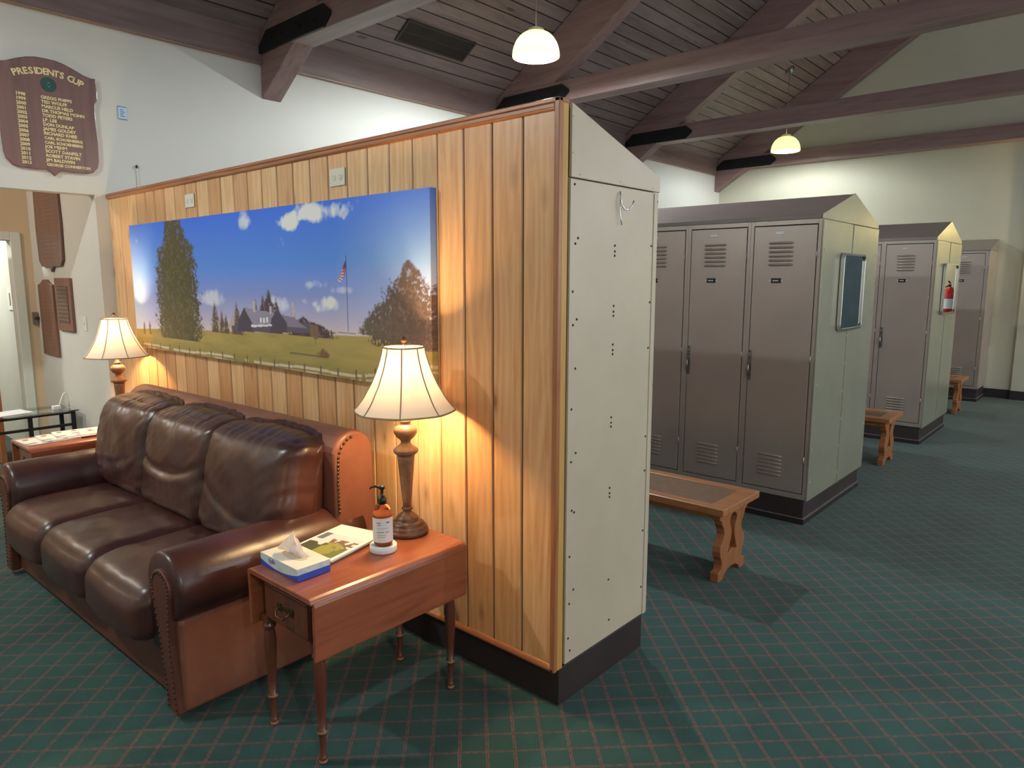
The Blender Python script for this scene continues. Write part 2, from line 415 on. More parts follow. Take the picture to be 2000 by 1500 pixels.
for xa, xb in ((1.50, 2.29), (2.31, 3.10)): obj('door_leaf', MB().box(xa, xb, YF-.078, YF-.0605, .01, 2.12), mat_plain('slate_door_paint', srgb(70, 84, 92), .5), d2, bev=.003)
# invented windows on the unseen right wall, to carry the ambient fill
for i, (y0, y1) in enumerate(((-.3, 3.3), (4.8, 8.4))):
    f_ = MB()
    for a, b, c, d in ((y0-.08, y1+.08, .92, 1.0), (y0-.08, y1+.08, 3.0, 3.08), (y0-.08, y0, 1.0, 3.0), (y1, y1+.08, 1.0, 3.0), ((y0+y1)/2-.03, (y0+y1)/2+.03, 1, 3)):
        f_.box(XR-.05, XR, a, b, c, d)
    struct('window_%d' % (i+1), f_, 'white')

# ================================================================= ROOF TRUSSES
def truss(yn, t, label, tail=True):
    r = thing('roof_truss', label, 'roof truss', (XL, yn, 0), 0, 'roof trusses across the locker room')
    X0 = 0.0; xr = XRIDGE-XL
    low = lambda x: 3.15+RS*x
    hi = lambda x: RZ0+RS*x-.005
    obj('rafter', MB().prism([(.002, low(0)), (xr, low(xr)), (xr, hi(xr)), (.002, hi(0))], 'y', 0, t), 'beam', r, bev=.006)
    W = XR-XL
    obj('rafter', MB().prism([(W-.002, low(0)), (xr, low(xr)), (xr, hi(xr)), (W-.002, hi(0))], 'y', .0, t), 'beam', r, bev=.006)
    obj('tie_beam', MB().box(.3, W-.3, -.012, t+.012, 3.495, 3.70), 'beam', r, bev=.006)
    def pl(x0, x1):
        c = .1*(1 if x1 > x0 else -1)
        pp = [(x0, 3.497), (x0, 3.55), (x0+c*1.2, 3.655), (x1-c*.9, 3.665), (x1, 3.60), (x1, 3.57), (x1-c*.9, 3.50)]
        m = MB().prism(pp, 'y', -.030, -.006)
        o = obj('steel_plate', m, 'steel', r, bev=.003)
        for q in (.2, .35, .6, .8): obj('bolt', MB().lathe([(.014, -.038), (.014, -.03)], 6, (x0+(x1-x0)*q, 0, 3.58), axis='y'), 'steel', o)
    pl(.035, 1.06)
    return r
truss(1.22, .175, 'nearest dark timber roof truss at the top left, above the landscape picture')
truss(4.106, .175, 'dark timber roof truss whose tie beam crosses above the beige locker end')
truss(6.786, .175, 'dark timber roof truss second from the far wall, crossed by the far pendant cord')
truss(9.665, .175, 'farthest dark timber roof truss, flush against the far cream wall')

# ceiling vent
cv = thing('ceiling_vent', 'dark rectangular louvred air grille set in the sloping plank ceiling', 'vent', (-3.885, 2.42, roof(-3.885)))
cv.rotation_euler = (0, -A, 0)
obj('frame', MB().box(0, .25, 0, .025, -.014, .0).box(0, .25, .855, .88, -.014, 0).box(0, .025, .025, .855, -.014, 0).box(.225, .25, .025, .855, -.014, 0), 'grille', cv, bev=.003)
m_ = MB()
for i in range(14): m_.prism([(.028+i*.0141, -.010), (.036+i*.0141, -.002), (.038+i*.0141, -.003), (.030+i*.0141, -.011)], 'y', .025, .855)
m_.box(.118, .128, .025, .855, -.012, -.009)
obj('slats', m_, 'grille', cv)
obj('backing', MB().box(.02, .23, .02, .86, -.0018, -.0008), 'locker_dark', cv)

# pendants
def pendant(x, y, zb, label):
    r = thing('pendant_light', label, 'pendant light', (x, y, zb), 0, 'yellow glass pendant lights')
    R = .207; prof = []
    n = 12
    for i in range(n+1):
        a = PI/2*i/n*.88
        prof.append((R*math.cos(a)**.82, .215*math.sin(a)))
    inner = [(q-.006 if q > .02 else q, h-.004) for q, h in prof][::-1]
    obj('glass_bowl', MB().lathe([(R-.008, -.002)]+prof, 48, cap=False), 'bowl', r)
    obj('collar', MB().lathe([(.072, .185), (.07, .225), (.05, .235), (.018, .25), (.015, .252)], 32, cap=False), 'collar', r)
    top = roof(x)-zb
    obj('cord', MB().tube([(0, 0, .25), (0, 0, (top+.25)/2), (0, 0, top-.03)], .004, 6), 'dull', r)
    obj('ceiling_canopy', MB().lathe([(.012, top-.09), (.03, top-.075), (.055, top-.035), (.062, top+.03)], 20).tube([(.03, 0, top-.06), (.06, 0, top-.02)], .018, 8), 'dull', r)
    obj('bulb', MB().sphere((0, 0, .10), .045, 16, 10), 'bulb_cool', r)
    point('pendant_lamp_light', (0, 0, .04), PENDANT_W, (.88, .97, 1), .05, r)
    return r
pendant(-2.62, 2.96, 3.565, 'yellow glass pendant light nearest, above the wood panelling')
pendant(-2.62, 8.74, 3.53, 'smaller looking yellow glass pendant hanging far back near the far wall').children[-1].data.energy = 85

pnd = pendant(-2.62, -2.82, 3.55, 'yellow glass pendant over the lounge, above and behind the sofa')
pnd.children[-1].data.energy = 130
for (x_, y_, lb) in ((4.62, -2.82, 'yellow glass pendant on the window side, over the lounge'), (4.62, 2.96, 'yellow glass pendant on the window side, opposite the nearest one'), (4.62, 8.74, 'yellow glass pendant on the window side near the far wall')):
    dup(pnd, (x_, y_, 3.55), lb)

# ================================================================= LOCKER BANKS
LW, LH, LB = .464, 2.03, .173
def louvers(n, w, h, x0, z0):
    m = MB(); st = h/n
    for i in range(n):
        zc = z0+st*(i+.5)
        pts = []
        vs = []; segs = 8
        for xx, k in ((x0, .35), (x0+.012, 1), (x0+w-.012, 1), (x0+w, .35)):
            for j in range(segs+1):
                a = PI*j/segs
                vs.append((xx, -.017*k*math.sin(a)*(1.0 if j < segs/2 else .8), zc+st*.30*k*math.cos(a)))
        q = segs+1
        fs = [(a*q+j, a*q+j+1, (a+1)*q+j+1, (a+1)*q+j) for a in range(3) for j in range(segs)]
        fs += [tuple(range(q)), tuple(3*q+j for j in range(q))[::-1]]
        m.add(vs, fs, True)
        m.box(x0+.004, x0+w-.004, -.0012, 0, zc-st*.42, zc-st*.33)
    return m
def make_locker(loc, label, group, depth=.6):
    r = thing('locker', label, 'locker', loc, 0, group)
    # local: x from -LW to 0, front at y=0, z from LB
    b = MB().box(-LW, 0, .016, depth, LB, LH)
    b.box(-LW, -LW+.022, 0, .016, LB, LH).box(-.022, 0, 0, .016, LB, LH).box(-LW+.022, -.022, 0, .016, LB, LB+.036).box(-LW+.022, -.022, 0, .016, LH-.03, LH)
    obj('body', b, 'locker', r, bev=.0015)
    obj('reveal', MB().box(-LW+.022, -.022, .012, .0155, LB+.036, LH-.03), 'locker_dark', r)
    d = obj('door', MB().box(-LW+.027, -.027, -.003, .011, LB+.042, LH-.036), 'locker', r, bev=.002)
    lv = louvers(6, .165, .17, -.335, 1.728).shift(0, -.003, 0)
    obj('louvre_vent', lv, 'locker', d)
    lv = louvers(6, .165, .16, -.335, .302).shift(0, -.003, 0)
    obj('louvre_vent', lv, 'locker', d)
    npl = obj('number_plate', MB().box(-.292, -.238, -.0065, -.003, 1.94, 1.962), mat_plain('pale_number_plate', srgb(190, 190, 190), .3, .6), d, bev=.002)
    nm = obj('name_plate', MB().box(-.308, -.242, -.0075, -.003, 1.622, 1.654), 'black', d, bev=.0015)
    mk = MB()
    rr = random.Random(hash(round(loc[0]*10+loc[1]*100)))
    x = -.296
    while x < -.258:
        ww = rr.uniform(.003, .0055); mk.box(x, x+ww, -.0082, -.0075, 1.634, 1.634+rr.uniform(.006, .009)); x += ww+.0015
    mk.box(-.318, -.309, -.0065, -.003, 1.634, 1.642).box(-.241, -.232, -.0065, -.003, 1.634, 1.642)
    obj('name_card_print', mk, 'whiteink', d)
    hb = MB().prism([(-.443, 1.165), (-.443, .955), (-.415, .955), (-.415, 1.165)], 'y', -.006, -.003)
    hb.tube([(-.430, -.004, 1.07), (-.430, -.022, 1.06), (-.430, -.026, 1.03), (-.430, -.022, .995), (-.430, -.006, .985)], [.006, .007, .007, .007, .006], 8)
    hb.sphere((-.429, -.008, 1.13), .009, 10, 6)
    obj('latch_handle', hb, 'dull', d)
    for z in (1.105, 1.155, .97): obj('rivet', MB().sphere((-.430, -.0065, z), .005, 8, 4), 'locker_dark', d)
    for z in (.42, 1.10, 1.78): obj('hinge', MB().tube([(-.024, -.004, z), (-.024, -.004, z+.05)], .0045, 8), 'locker', r)
    return r
def end_panel(x, y0, y1, mat, label, mids, name='cladding_sheet', z0=None, ztop=2.0):
    r = thing(name, label, 'end panel', (x, y0, 0))
    z0 = LB-.005 if z0 is None else z0
    D = y1-y0
    obj('sheet', MB().box(-.012, 0, 0, D, z0, ztop), mat, r, bev=.002)
    fl = MB()
    for a in mids: fl.box(0, .004, a-.012, a+.012, z0, ztop-.003)
    if mids: obj('seam_strip', fl, mat, r, bev=.001)
    return r
def rivets(r, pts, mat='dull', rad=.0042):
    for y, z in pts: obj('screw_head', MB().sphere((.0015, y, z), rad, 8, 4, (.5, 1, 1)), mat, r)
def plinth(x1, y0, y1, label, x0=XL+.02, top=LB-.002):
    r = thing('plinth', label, 'plinth', (x1, y0, 0))
    L_ = x0-x1
    obj('kick_board', MB().box(L_, -.012 if top > .16 else -.002, .012, y1-y0-.012, 0, top), 'plinth', r, bev=.003)
    if top < .16: return r
    obj('cove_base', MB().box(L_, -.002, .002, y1-y0-.002, 0, .038), 'base', r, bev=.003)
    obj('cove_edge', MB().box(L_, -.001, .001, y1-y0-.001, .038, .043), mat_plain('scuffed_cove_edge', srgb(120, 108, 104), .5), r)  # thin paler strip along the top of the cove
    return r
def gable_hood(x1, y0, y1, label, endmat, x0=XL+.02, ridge=2.235, group='sloping hoods on the locker banks'):
    r = thing('locker_hood', label, 'locker hood', (x1, y0, LH), 0, group)
    D = y1-y0; h = ridge-LH; L_ = x0-x1; e = .028
    m = MB().prism([(-.004, 0), (-.004, e), (D/2, h), (D+.004, e), (D+.004, 0)], 'x', L_, -.001)
    obj('roof_sheet', m, 'hood', r, bev=.003)
    obj('gable_end', MB().prism([(-.006, .0), (-.006, e+.002), (D/2, h+.004), (D+.006, e+.002), (D+.006, .0)], 'x', -.001, .006), endmat, r, bev=.002)
    return r

# --- bank 1: panelled back towards the lounge, beige sheet end
b1 = thing('locker_bank', 'nearest locker bank, its back clad in pine boards', 'locker bank', (0, 0, 0))
obj('carcass', MB().box(XL+.02, -.013, .004, .597, LB, 2.0), 'locker', b1)
obj('hood', MB().prism([(.004, 2.0), (.004, 2.243), (.6, 2.055), (.6, 2.0)], 'x', XL+.02, -.013), 'hood', b1)
plinth(-.004, -.03, .6, 'black plinth under the pine panelled locker bank', top=.154)
# pine board panelling
pn = thing('wood_panelling', 'knotty pine board panelling behind the leather sofa', 'wood panelling', (0, -.045, 0))
pb = MB(); x = -.021
PY = .043
k = 0
while x > XL+.003:
    x2 = max(x-.1518, XL+.002)
    c = .004
    pb.prism([(x2, PY), (x2, .006), (x2+c, .0), (x-c-.004, .0), (x-.004, .006), (x-.004, PY)], 'z', .168, 2.24)
    pb.box(x-.0045, x+.0005, .012, PY, .168, 2.24)
    x = x2; k += 1
obj('boards', pb, 'pine', pn)
obj('top_moulding', MB().box(XL+.002, .003, -.014, PY, 2.240, 2.257).prism([(-.014, 2.222), (-.014, 2.240), (0, 2.240), (0, 2.215)], 'x', XL+.002, -.02), 'pine_trim_x', pn, bev=.004)
obj('bottom_moulding', MB().box(XL+.002, -.002, -.014, PY, .1555, .170).prism([(-.014, .17), (-.002, .182), (-.0, .17)], 'x', XL+.002, -.02), 'pine_trim_x', pn, bev=.004)
obj('corner_moulding', MB().box(-.021, .003, -.014, .006, .155, 2.257), 'pine_trim', pn, bev=.004)
obj('edge_board', MB().box(-.018, .0015, .0065, .040, .157, 2.252), 'raw_pine', pn, bev=.003)
# beige end sheets
ep = end_panel(.006, .004, .604, 'beige', 'tall beige sheet metal end panel of the nearest locker bank', [.575], ztop=1.994)
up_ = obj('slope_sheet', MB().prism([(0, 1.998), (0, 2.246), (.012, 2.243), (.604, 2.058), (.606, 1.998)], 'x', -.010, .003), 'beige', ep, bev=.002)
pts = [(.022, 1.975), (.03, 1.77), (.046, 1.79), (.018, 1.60), (.022, 1.48), (.045, 1.50), (.04, 1.32), (.02, 1.17), (.05, 1.0), (.022, .97), (.03, .78), (.045, .77), (.02, .60), (.048, .46), (.022, .41), (.018, .27), (.03, .215),
       (.59, 1.96), (.552, 1.78), (.588, 1.76), (.552, 1.55), (.585, 1.53), (.55, 1.36), (.588, 1.2), (.55, .98), (.588, .95), (.55, .83), (.585, .74), (.55, .56), (.588, .54), (.585, .36), (.55, .30), (.3, .24), (.29, .42)]
for zc in (1.75, 1.52, 1.37, 1.08, .79):
    for dz in (0.022, 0, -.016): pts.append((.284, zc+dz))
rivets(ep, pts, 'grille', .0048)
rivets(ep, [(.05, 2.01), (.31, 2.012), (.55, 2.012), (.006, 2.08), (.006, 2.2)], 'dull', .0048)
hk = thing('coat_hook', 'bent wire coat hook hanging on the beige locker end', 'hook', (.012, .308, 1.975))
obj('wire', MB().tube([(0, 0, 0), (.004, -.002, -.02), (.012, -.004, -.05), (.018, .006, -.068), (.024, .028, -.066), (.028, .044, -.05), (.03, .05, -.032)], .003, 8)
    .tube([(.004, -.004, -.03), (.003, -.004, -.07), (.004, .002, -.1), (.006, .006, -.125)], .0022, 8), 'chrome', hk)

# --- bank 2
Y2, D2 = 2.694, 1.238
X2 = -.024
names2 = ['taupe locker at the right end of the middle bank, beside the mirror corner', 'taupe locker second from the right end of the middle bank',
          'taupe locker third from the right, half hidden by the beige end panel', 'taupe locker fourth along the middle bank, behind the beige bank', 'taupe locker fifth along the middle bank, behind the beige bank']
lk = None
G2 = 'lockers in the middle bank'
lk = make_locker((X2, Y2, 0), names2[0], G2)
for i in range(1, 5): dup(lk, (X2-LW*i, Y2, 0), names2[i], G2)
gable_hood(X2, Y2, Y2+D2, 'ridged taupe metal hood over the middle locker bank', 'grey_beige')
plinth(X2, Y2, Y2+D2, 'dark plinth under the middle locker bank, behind the nearest bench')
e2 = end_panel(X2+.013, Y2, Y2+D2, 'grey_beige', 'grey beige metal end panel of the middle locker bank with the mirror', [.62], ztop=LH-.006)
rivets(e2, [(.03, .3+.22*i) for i in range(8)]+[(.60, .25+.2*i) for i in range(9)]+[(1.2, .3+.22*i) for i in range(8)], 'beige', .006)
# --- bank 3
Y3, D3, X3 = 5.879, 1.194, .004
G3 = 'lockers in the third bank'
for i, lb in enumerate(['taupe locker at the right end of the third bank, beside the yellow lit end', 'taupe locker second from the right in the third bank, mostly hidden', 'taupe locker third from the right in the third bank, behind the middle bank']):
    dup(lk, (X3-LW*i, Y3, 0), lb, G3)
gable_hood(X3, Y3, Y3+D3, 'ridged taupe metal hood over the third locker bank', 'grey_beige')
plinth(X3, Y3, Y3+D3, 'dark plinth under the third locker bank')
e3 = end_panel(X3+.013, Y3, Y3+D3, 'grey_beige', 'metal end panel of the third locker bank, lit yellowish', [.6], ztop=LH-.006)
# --- bank 4 against the far wall
Y4, X4 = 9.24, -.012
for i, lb in enumerate(['taupe locker at the right end of the farthest bank against the cream wall', 'taupe locker second from the right in the farthest bank']):
    dup(lk, (X4-.03-LW*i, Y4, 0), lb, 'lockers in the farthest bank')
h4 = thing('locker_hood', 'single sloping taupe hood over the farthest lockers against the wall', 'locker hood', (X4, Y4, LH), 0, 'sloping hoods on the locker banks')
obj('roof_sheet', MB().prism([(-.004, 0), (-.004, .01), (.61, .175), (.61, 0)], 'x', XL+.02-X4, 0), 'hood', h4, bev=.003)
e4 = thing('cladding_sheet', 'taupe metal end panel of the farthest locker bank', 'end panel', (X4, Y4, 0))
obj('sheet', MB().box(-.029, 0, 0, .61, LB, LH), 'locker', e4, bev=.002)
plinth(X4, Y4, YF-.015, 'dark plinth under the farthest locker bank')

# mirrors on the end panels
def mirror(x, y0, y1, z0, z1, label):
    r = thing('mirror', label, 'mirror', (x, (y0+y1)/2, z0), 0, 'wall mirrors on the locker ends')
    w_, h_ = (y1-y0)/2, z1-z0
    def rr(o, rad):
        pts = []
        for cx, cz, a0 in ((w_-o-rad, h_-o-rad, 0), (-w_+o+rad, h_-o-rad, 90), (-w_+o+rad, o+rad, 180), (w_-o-rad, o+rad, 270)):
            for q in range(6):
                a = math.radians(a0+q*18); pts.append((cx+rad*math.cos(a), cz+rad*math.sin(a)))
        return pts
    out, inn = rr(0, .04), rr(.016, .03); n = len(out)
    vs = [(.0, *q) for q in out]+[(.026, *q) for q in out]+[(.026, *q) for q in inn]+[(.014, *q) for q in inn]
    fs = [(a*n+i, a*n+(i+1) % n, (a+1)*n+(i+1) % n, (a+1)*n+i) for a in range(3) for i in range(n)]
    obj('frame', MB().add(vs, fs, False), 'chrome', r, bev=.002)
    obj('mirror_glass', MB().prism(rr(.014, .03), 'x', .004, .015), 'mirror', r)
    return r
mirror(X2+.018, 3.05, 3.545, 1.295, 1.825, 'framed rectangular mirror on the end of the middle locker bank')
mirror(X3+.018, 6.20, 6.83, 1.295, 1.81, 'framed mirror on the end of the third locker bank, reflecting yellow')

# fire extinguisher on the far wall (seen in the third bank's mirror)
fx = thing('fire_extinguisher', 'red fire extinguisher hung on the far wall, seen in the farther mirror', 'fire extinguisher', (.60, YF-.16, 1.12))
obj('cylinder', MB().lathe([(.02, 0), (.068, .01), (.072, .03), (.072, .33), (.06, .38), (.025, .41), (.022, .43)], 24), 'red', fx)
obj('valve_handle', MB().box(-.018, .018, -.018, .018, .43, .465).prism([(-.09, .50), (.03, .47), (.03, .48), (-.09, .515)], 'x', -.01, .01), 'black', fx)
obj('label_sticker', MB().prism([(.0725*math.cos(math.radians(a)), .0725*math.sin(math.radians(a))) for a in range(200, 341, 10)]+[(.071*math.cos(math.radians(a)), .071*math.sin(math.radians(a))) for a in range(340, 199, -10)], 'z', .12, .26), 'label', fx)
obj('hose', MB().tube([(.02, 0, .44), (.07, -.03, .42), (.09, -.03, .3), (.085, -.02, .15)], .009, 8), 'black', fx)
obj('wall_bracket', MB().box(-.02, .02, .06, .099, .25, .42), 'dull', fx)
# yellow sconce further right on the far wall
sn = thing('wall_sconce', 'warm wall sconce on the far wall, outside the right edge', 'wall light', (1.0, YF-.06, 2.25))
obj('backplate', MB().lathe([(.05, -.02), (.05, 0)], 20, axis='y'), 'dull', sn)
obj('glass_shade', MB().lathe([(.05, 0), (.085, .16)], 24, (0, -.11, 0), cap=False), 'bowl', sn)
obj('bracket_arm', MB().tube([(0, 0, 0), (0, -.06, -.02), (0, -.11, 0)], .01, 8), 'dull', sn)
point('sconce_light', (0, -.16, .10), 42, (1, .80, .34), .05, sn)

# ================================================================= BENCHES
def bench(y0, label, group='wooden locker room benches'):
    r = thing('bench', label, 'bench', (0, y0, 0), 0, group)
    D, Z, L_ = .475, .44, 2.6
    t_ = MB()
    t_.box(-L_, 0, 0, .075, Z-.04, Z).box(-L_, 0, D-.075, D, Z-.04, Z).box(-L_, -L_+.1, .075, D-.075, Z-.04, Z).box(-.1, 0, .075, D-.075, Z-.04, Z)
    obj('top_frame', t_, 'oak', r, bev=.005)
    obj('seat_inset', MB().box(-L_+.1, -.1, .075, D-.075, Z-.03, Z-.004), 'inset', r)
    ap = MB().box(-L_+.08, -.08, .07, .09, Z-.085, Z-.04).box(-L_+.08, -.08, D-.09, D-.07, Z-.085, Z-.04)
    obj('apron', ap, 'oak', r, bev=.003)
    half = [(.405-.005, .175), (.355, .175), (.345, .150), (.325, .145), (.29, .118), (.26, .112), (.235, .12), (.20, .150), (.17, .158), (.14, .150), (.115, .132), (.085, .128), (.06, .135), (.055, .172), (.0, .172)]
    foot = [(.0, .105), (.022, .095), (.045, .05), (.05, 0)]
    outl = [(hw, z) for z, hw in half]+[(hw, z) for z, hw in foot]
    out = outl+[(-a, b) for a, b in outl[::-1][1:]]
    hh = [(.362, 0), (.358, .02), (.345, .038), (.325, .045), (.305, .040), (.285, .026), (.255, .018), (.22, .022), (.175, .042), (.14, .058), (.135, .05), (.15, .02), (.152, 0)]
    hole = [(a, z) for z, a in hh]; hole = hole+[(-a, b) for a, b in hole[::-1][1:-1]]
    bmh = bmesh.new()
    def loop(pts): 
        vs = [bmh.verts.new((0, D/2+a, b)) for a, b in pts]
        return [bmh.edges.new((vs[i], vs[(i+1) % len(vs)])) for i in range(len(vs))]
    ed = loop(out)+loop(hole)
    bmesh.ops.triangle_fill(bmh, edges=ed, use_beauty=True)
    geo = bmesh.ops.extrude_face_region(bmh, geom=bmh.faces[:])
    bmesh.ops.translate(bmh, verts=[g for g in geo['geom'] if isinstance(g, bmesh.types.BMVert)], vec=(.048, 0, 0))
    bmesh.ops.recalc_face_normals(bmh, faces=bmh.faces[:])
    me = bpy.data.meshes.new('leg'); bmh.to_mesh(me); bmh.free(); me.materials.append(MT['oak_z'])
    for xx in (-.092, -L_+.05):
        o = bpy.data.objects.new('leg', me); COL.objects.link(o); o.parent = r; o.location = (xx, 0, 0)
        mo = o.modifiers.new('bevel', 'BEVEL'); mo.width = .004; mo.segments = 2; mo.limit_method = 'ANGLE'; mo.angle_limit = math.radians(50)
    return r
bn = bench(1.38, 'oak bench with cut-out leg, nearest, right beside the beige locker end')
dup(bn, (0, 4.66, 0), 'oak bench between the middle and the third locker bank')
dup(bn, (0, 7.94, 0), 'farthest small-looking oak bench, before the lockers at the far wall')

# ================================================================= LANDSCAPE PICTURE
def vnoise(U, V, seed):
    rs = np.random.RandomState(seed); g = rs.rand(64, 64)
    iu = np.floor(U).astype(int); iv = np.floor(V).astype(int); fu = U-iu; fv = V-iv
    fu = fu*fu*(3-2*fu); fv = fv*fv*(3-2*fv)
    G = lambda a, b: g[a % 64, b % 64]
    return (G(iu, iv)*(1-fu)+G(iu+1, iv)*fu)*(1-fv)+(G(iu, iv+1)*(1-fu)+G(iu+1, iv+1)*fu)*fv
def fbm(U, V, seed, o=4):
    r = 0; a = .5
    for i in range(o): r = r+a*vnoise(U*2**i, V*2**i, seed+i); a *= .5
    return r/(1-.5**o)
def lin(c): return np.array([((x/255+.055)/1.055)**2.4 for x in c])
def paint_landscape(U, V):
    asp = 3.7
    def put(img, mask, col):
        m = np.clip(mask, 0, 1)[..., None]; return img*(1-m)+lin(col)*m
    hz = .15+.12*np.clip(U, 0, 1)**.9        # horizon
    t = np.clip((V-hz)/(1-hz), 0, 1)
    X = U*asp
    img = np.zeros(U.shape+(3,))
    stops = [(0, (196, 176, 178)), (.12, (164, 158, 186)), (.3, (120, 134, 190)), (.55, (72, 124, 210)), (1, (40, 96, 214))]
    for c in range(3):
        img[..., c] = np.interp(t, [s[0] for s in stops], [lin(s[1])[c] for s in stops])
    side = np.clip((.14-U)/.14, 0, 1)*np.clip(1.1-t, 0, 1)*.85+np.clip((U-.78)/.22, 0, 1)*np.clip(1.15-t, 0, 1)*.7
    img = put(img, side, (178, 194, 236))
    # clouds
    n = fbm(X*7, V*9, 5); n9 = fbm(X*30, V*24, 6)
    for cu, cv, ru, rv, am in ((.735, .945, .09, .055, 1.7), (.675, .91, .045, .06, 1.3), (.515, .94, .018, .05, .6), (.745, .42, .05, .04, .8), (.635, .78, .012, .05, .5), (.73, .53, .03, .03, .5), (.80, .50, .03, .02, .4), (.04, .87, .02, .025, .5), (.60, .40, .05, .05, .5), (.38, .42, .05, .06, .5)):
        d = ((U-cu)/ru)**2+((V-cv)/rv)**2
        img = put(img, min(am, 1)*np.clip((.9*(1-d)+(n-.5)*3.2+(n9-.5)*1.2)*.9, 0, 1)*(d < 2.6)*np.clip(2.6-d, 0, 1), (228, 228, 238))
    def tree(img, cx, base, top, prof, col, col2, sd, rag=.35):
        h = (V-base)/(top-base)
        wd = np.interp(h, [q[0] for q in prof], [q[1] for q in prof], left=0, right=0)
        e = .6*(fbm(X*26, V*26, sd)-.5)+.9*(fbm(X*80, V*70, sd+4)-.5)
        m = np.clip((wd*(1+rag*e*2)-np.abs(U-cx))*160, 0, 1)*(h > 0)*(h < 1)
        k = .4*fbm(X*30, V*30, sd+9)+.6*fbm(X*90, V*90, sd+5); m = m*np.where((k > .62) & (wd-np.abs(U-cx) < .035), .35, 1)
        img = put(img, m, col); return put(img, m*np.clip((k-.5)*4, 0, .8), col2)
    # lawn
    fld = np.clip((hz-V)*200, 0, 1)
    gn = fbm(X*5, V*30, 21)
    img = put(img, fld, (158, 138, 78)); img = put(img, fld*np.clip(gn-.35, 0, .6), (120, 110, 56))
    img = put(img, fld*np.clip((.12-V)/.12, 0, 1)*.5, (104, 98, 48))
    # far conifers and house
    for cx, top, w_ in ((.385, .42, .018), (.412, .36, .014), (.428, .33, .014), (.47, .42, .02), (.455, .33, .012)):
        tree(img, cx, .18, top, [(0, w_), (.4, w_*.9), (1, .001)], (84, 66, 50), (112, 92, 60), 31)
        img = tree(img, cx, .185, top, [(0, w_), (.4, w_*.9), (1, .001)], (88, 70, 52), (116, 94, 62), 31)
    for cx, top, w_ in ((.585, .50, .03), (.565, .46, .02), (.608, .45, .02), (.54, .43, .012), (.66, .40, .01), (.69, .34, .05), (.72, .31, .06)):
        img = tree(img, cx, .22, top, [(0, w_), (.5, w_*.85), (1, .003)], (66, 50, 58), (92, 72, 70), 37)
    def poly(img, pts, col, a=1.0):
        m = np.zeros(U.shape, bool); n_ = len(pts)
        for i in range(n_):
            (x0, y0), (x1, y1) = pts[i], pts[(i+1) % n_]
            if y0 == y1: continue
            c = ((y0 > V) != (y1 > V)) & (U < (x1-x0)*(V-y0)/(y1-y0)+x0); m ^= c
        return put(img, m*a, col)
    img = poly(img, [(.455, .205), (.72, .245), (.72, .30), (.455, .27)], (84, 74, 92))
    img = poly(img, [(.500, .375), (.600, .35), (.615, .27), (.520, .26)], (132, 126, 146))
    img = poly(img, [(.615, .27), (.600, .35), (.66, .33), (.70, .27)], (120, 112, 132))
    img = poly(img, [(.47, .21), (.475, .29), (.498, .375), (.525, .27), (.525, .215)], (66, 58, 76))
    img = poly(img, [(.585, .22), (.59, .31), (.612, .375), (.64, .29), (.64, .235)], (66, 58, 78))
    img = poly(img, [(.52, .245), (.592, .265), (.592, .275), (.52, .262)], (206, 200, 206))
    for a, b in ((.552, .28), (.563, .283), (.574, .287)): img = poly(img, [(a, b), (a+.006, b), (a+.006, b+.032), (a, b+.032)], (220, 214, 216))
    for a, b, c in ((.53, .35, .07), (.585, .34, .05), (.657, .33, .09)): img = poly(img, [(a, b), (a+.008, b), (a+.008, b+c), (a, b+c)], (176, 160, 166))
    img = poly(img, [(.440, .24), (.46, .25), (.46, .30), (.452, .31), (.440, .26)], (170, 150, 146))
    # large trees
    img = tree(img, .225, .10, 1.0, [(0, .09), (.12, .105), (.3, .10), (.5, .098), (.62, .095), (.75, .085), (.85, .055), (1, .036)], (62, 58, 36), (98, 92, 54), 41, .3)
    img = tree(img, .955, .20, .66, [(0, .07), (.25, .085), (.45, .07), (.7, .045), (1, .006)], (84, 66, 58), (120, 96, 84), 47, .6)
    img = tree(img, .895, .24, .44, [(0, .03), (.5, .045), (1, .01)], (84, 70, 62), (118, 98, 88), 53, .6)
    img = tree(img, .86, .26, .34, [(0, .02), (.5, .022), (1, .005)], (84, 78, 60), (112, 98, 80), 57, .5)
    img = tree(img, .045, .11, .22, [(0, .006), (.6, .008), (1, .002)], (54, 46, 40), (70, 60, 50), 59, .4)
    img = tree(img, .075, .115, .23, [(0, .006), (.6, .008), (1, .002)], (54, 46, 40), (70, 60, 50), 61, .4)
    img = tree(img, .722, .17, .29, [(0, .002), (.3, .004), (.5, .02), (1, .012)], (110, 84, 62), (140, 108, 80), 63, .8)
    img = tree(img, .744, .10, .16, [(0, .018), (.5, .016), (1, .003)], (110, 74, 50), (130, 90, 60), 65, .4)
    img = put(img, (np.abs(V-.11-.0*U) < .006)*(np.abs(U-.70) < .055)*.7, (84, 78, 40))
    # flagpole and flag
    img = put(img, (np.abs(U-.812) < .0012)*(V > .27)*(V < .69), (70, 62, 74))
    fl = [(.811, .665), (.803, .63), (.797, .58), (.788, .55), (.795, .545), (.806, .57), (.812, .62)]
    img = poly(img, fl, (150, 80, 90)); img = poly(img, [(.811, .665), (.805, .635), (.806, .62), (.812, .625)], (50, 50, 96))
    st = (np.sin(V*380+U*300) > .2)
    tmp = poly(img, fl[1:-1], (216, 204, 210)); img = np.where((st & (V < .62))[..., None], tmp, img)
    # low rail on the skyline and the post-and-rail fence in front
    img = put(img, (np.abs(V-(hz+.012)) < .0025)*(U > .72)*.8, (96, 76, 70))
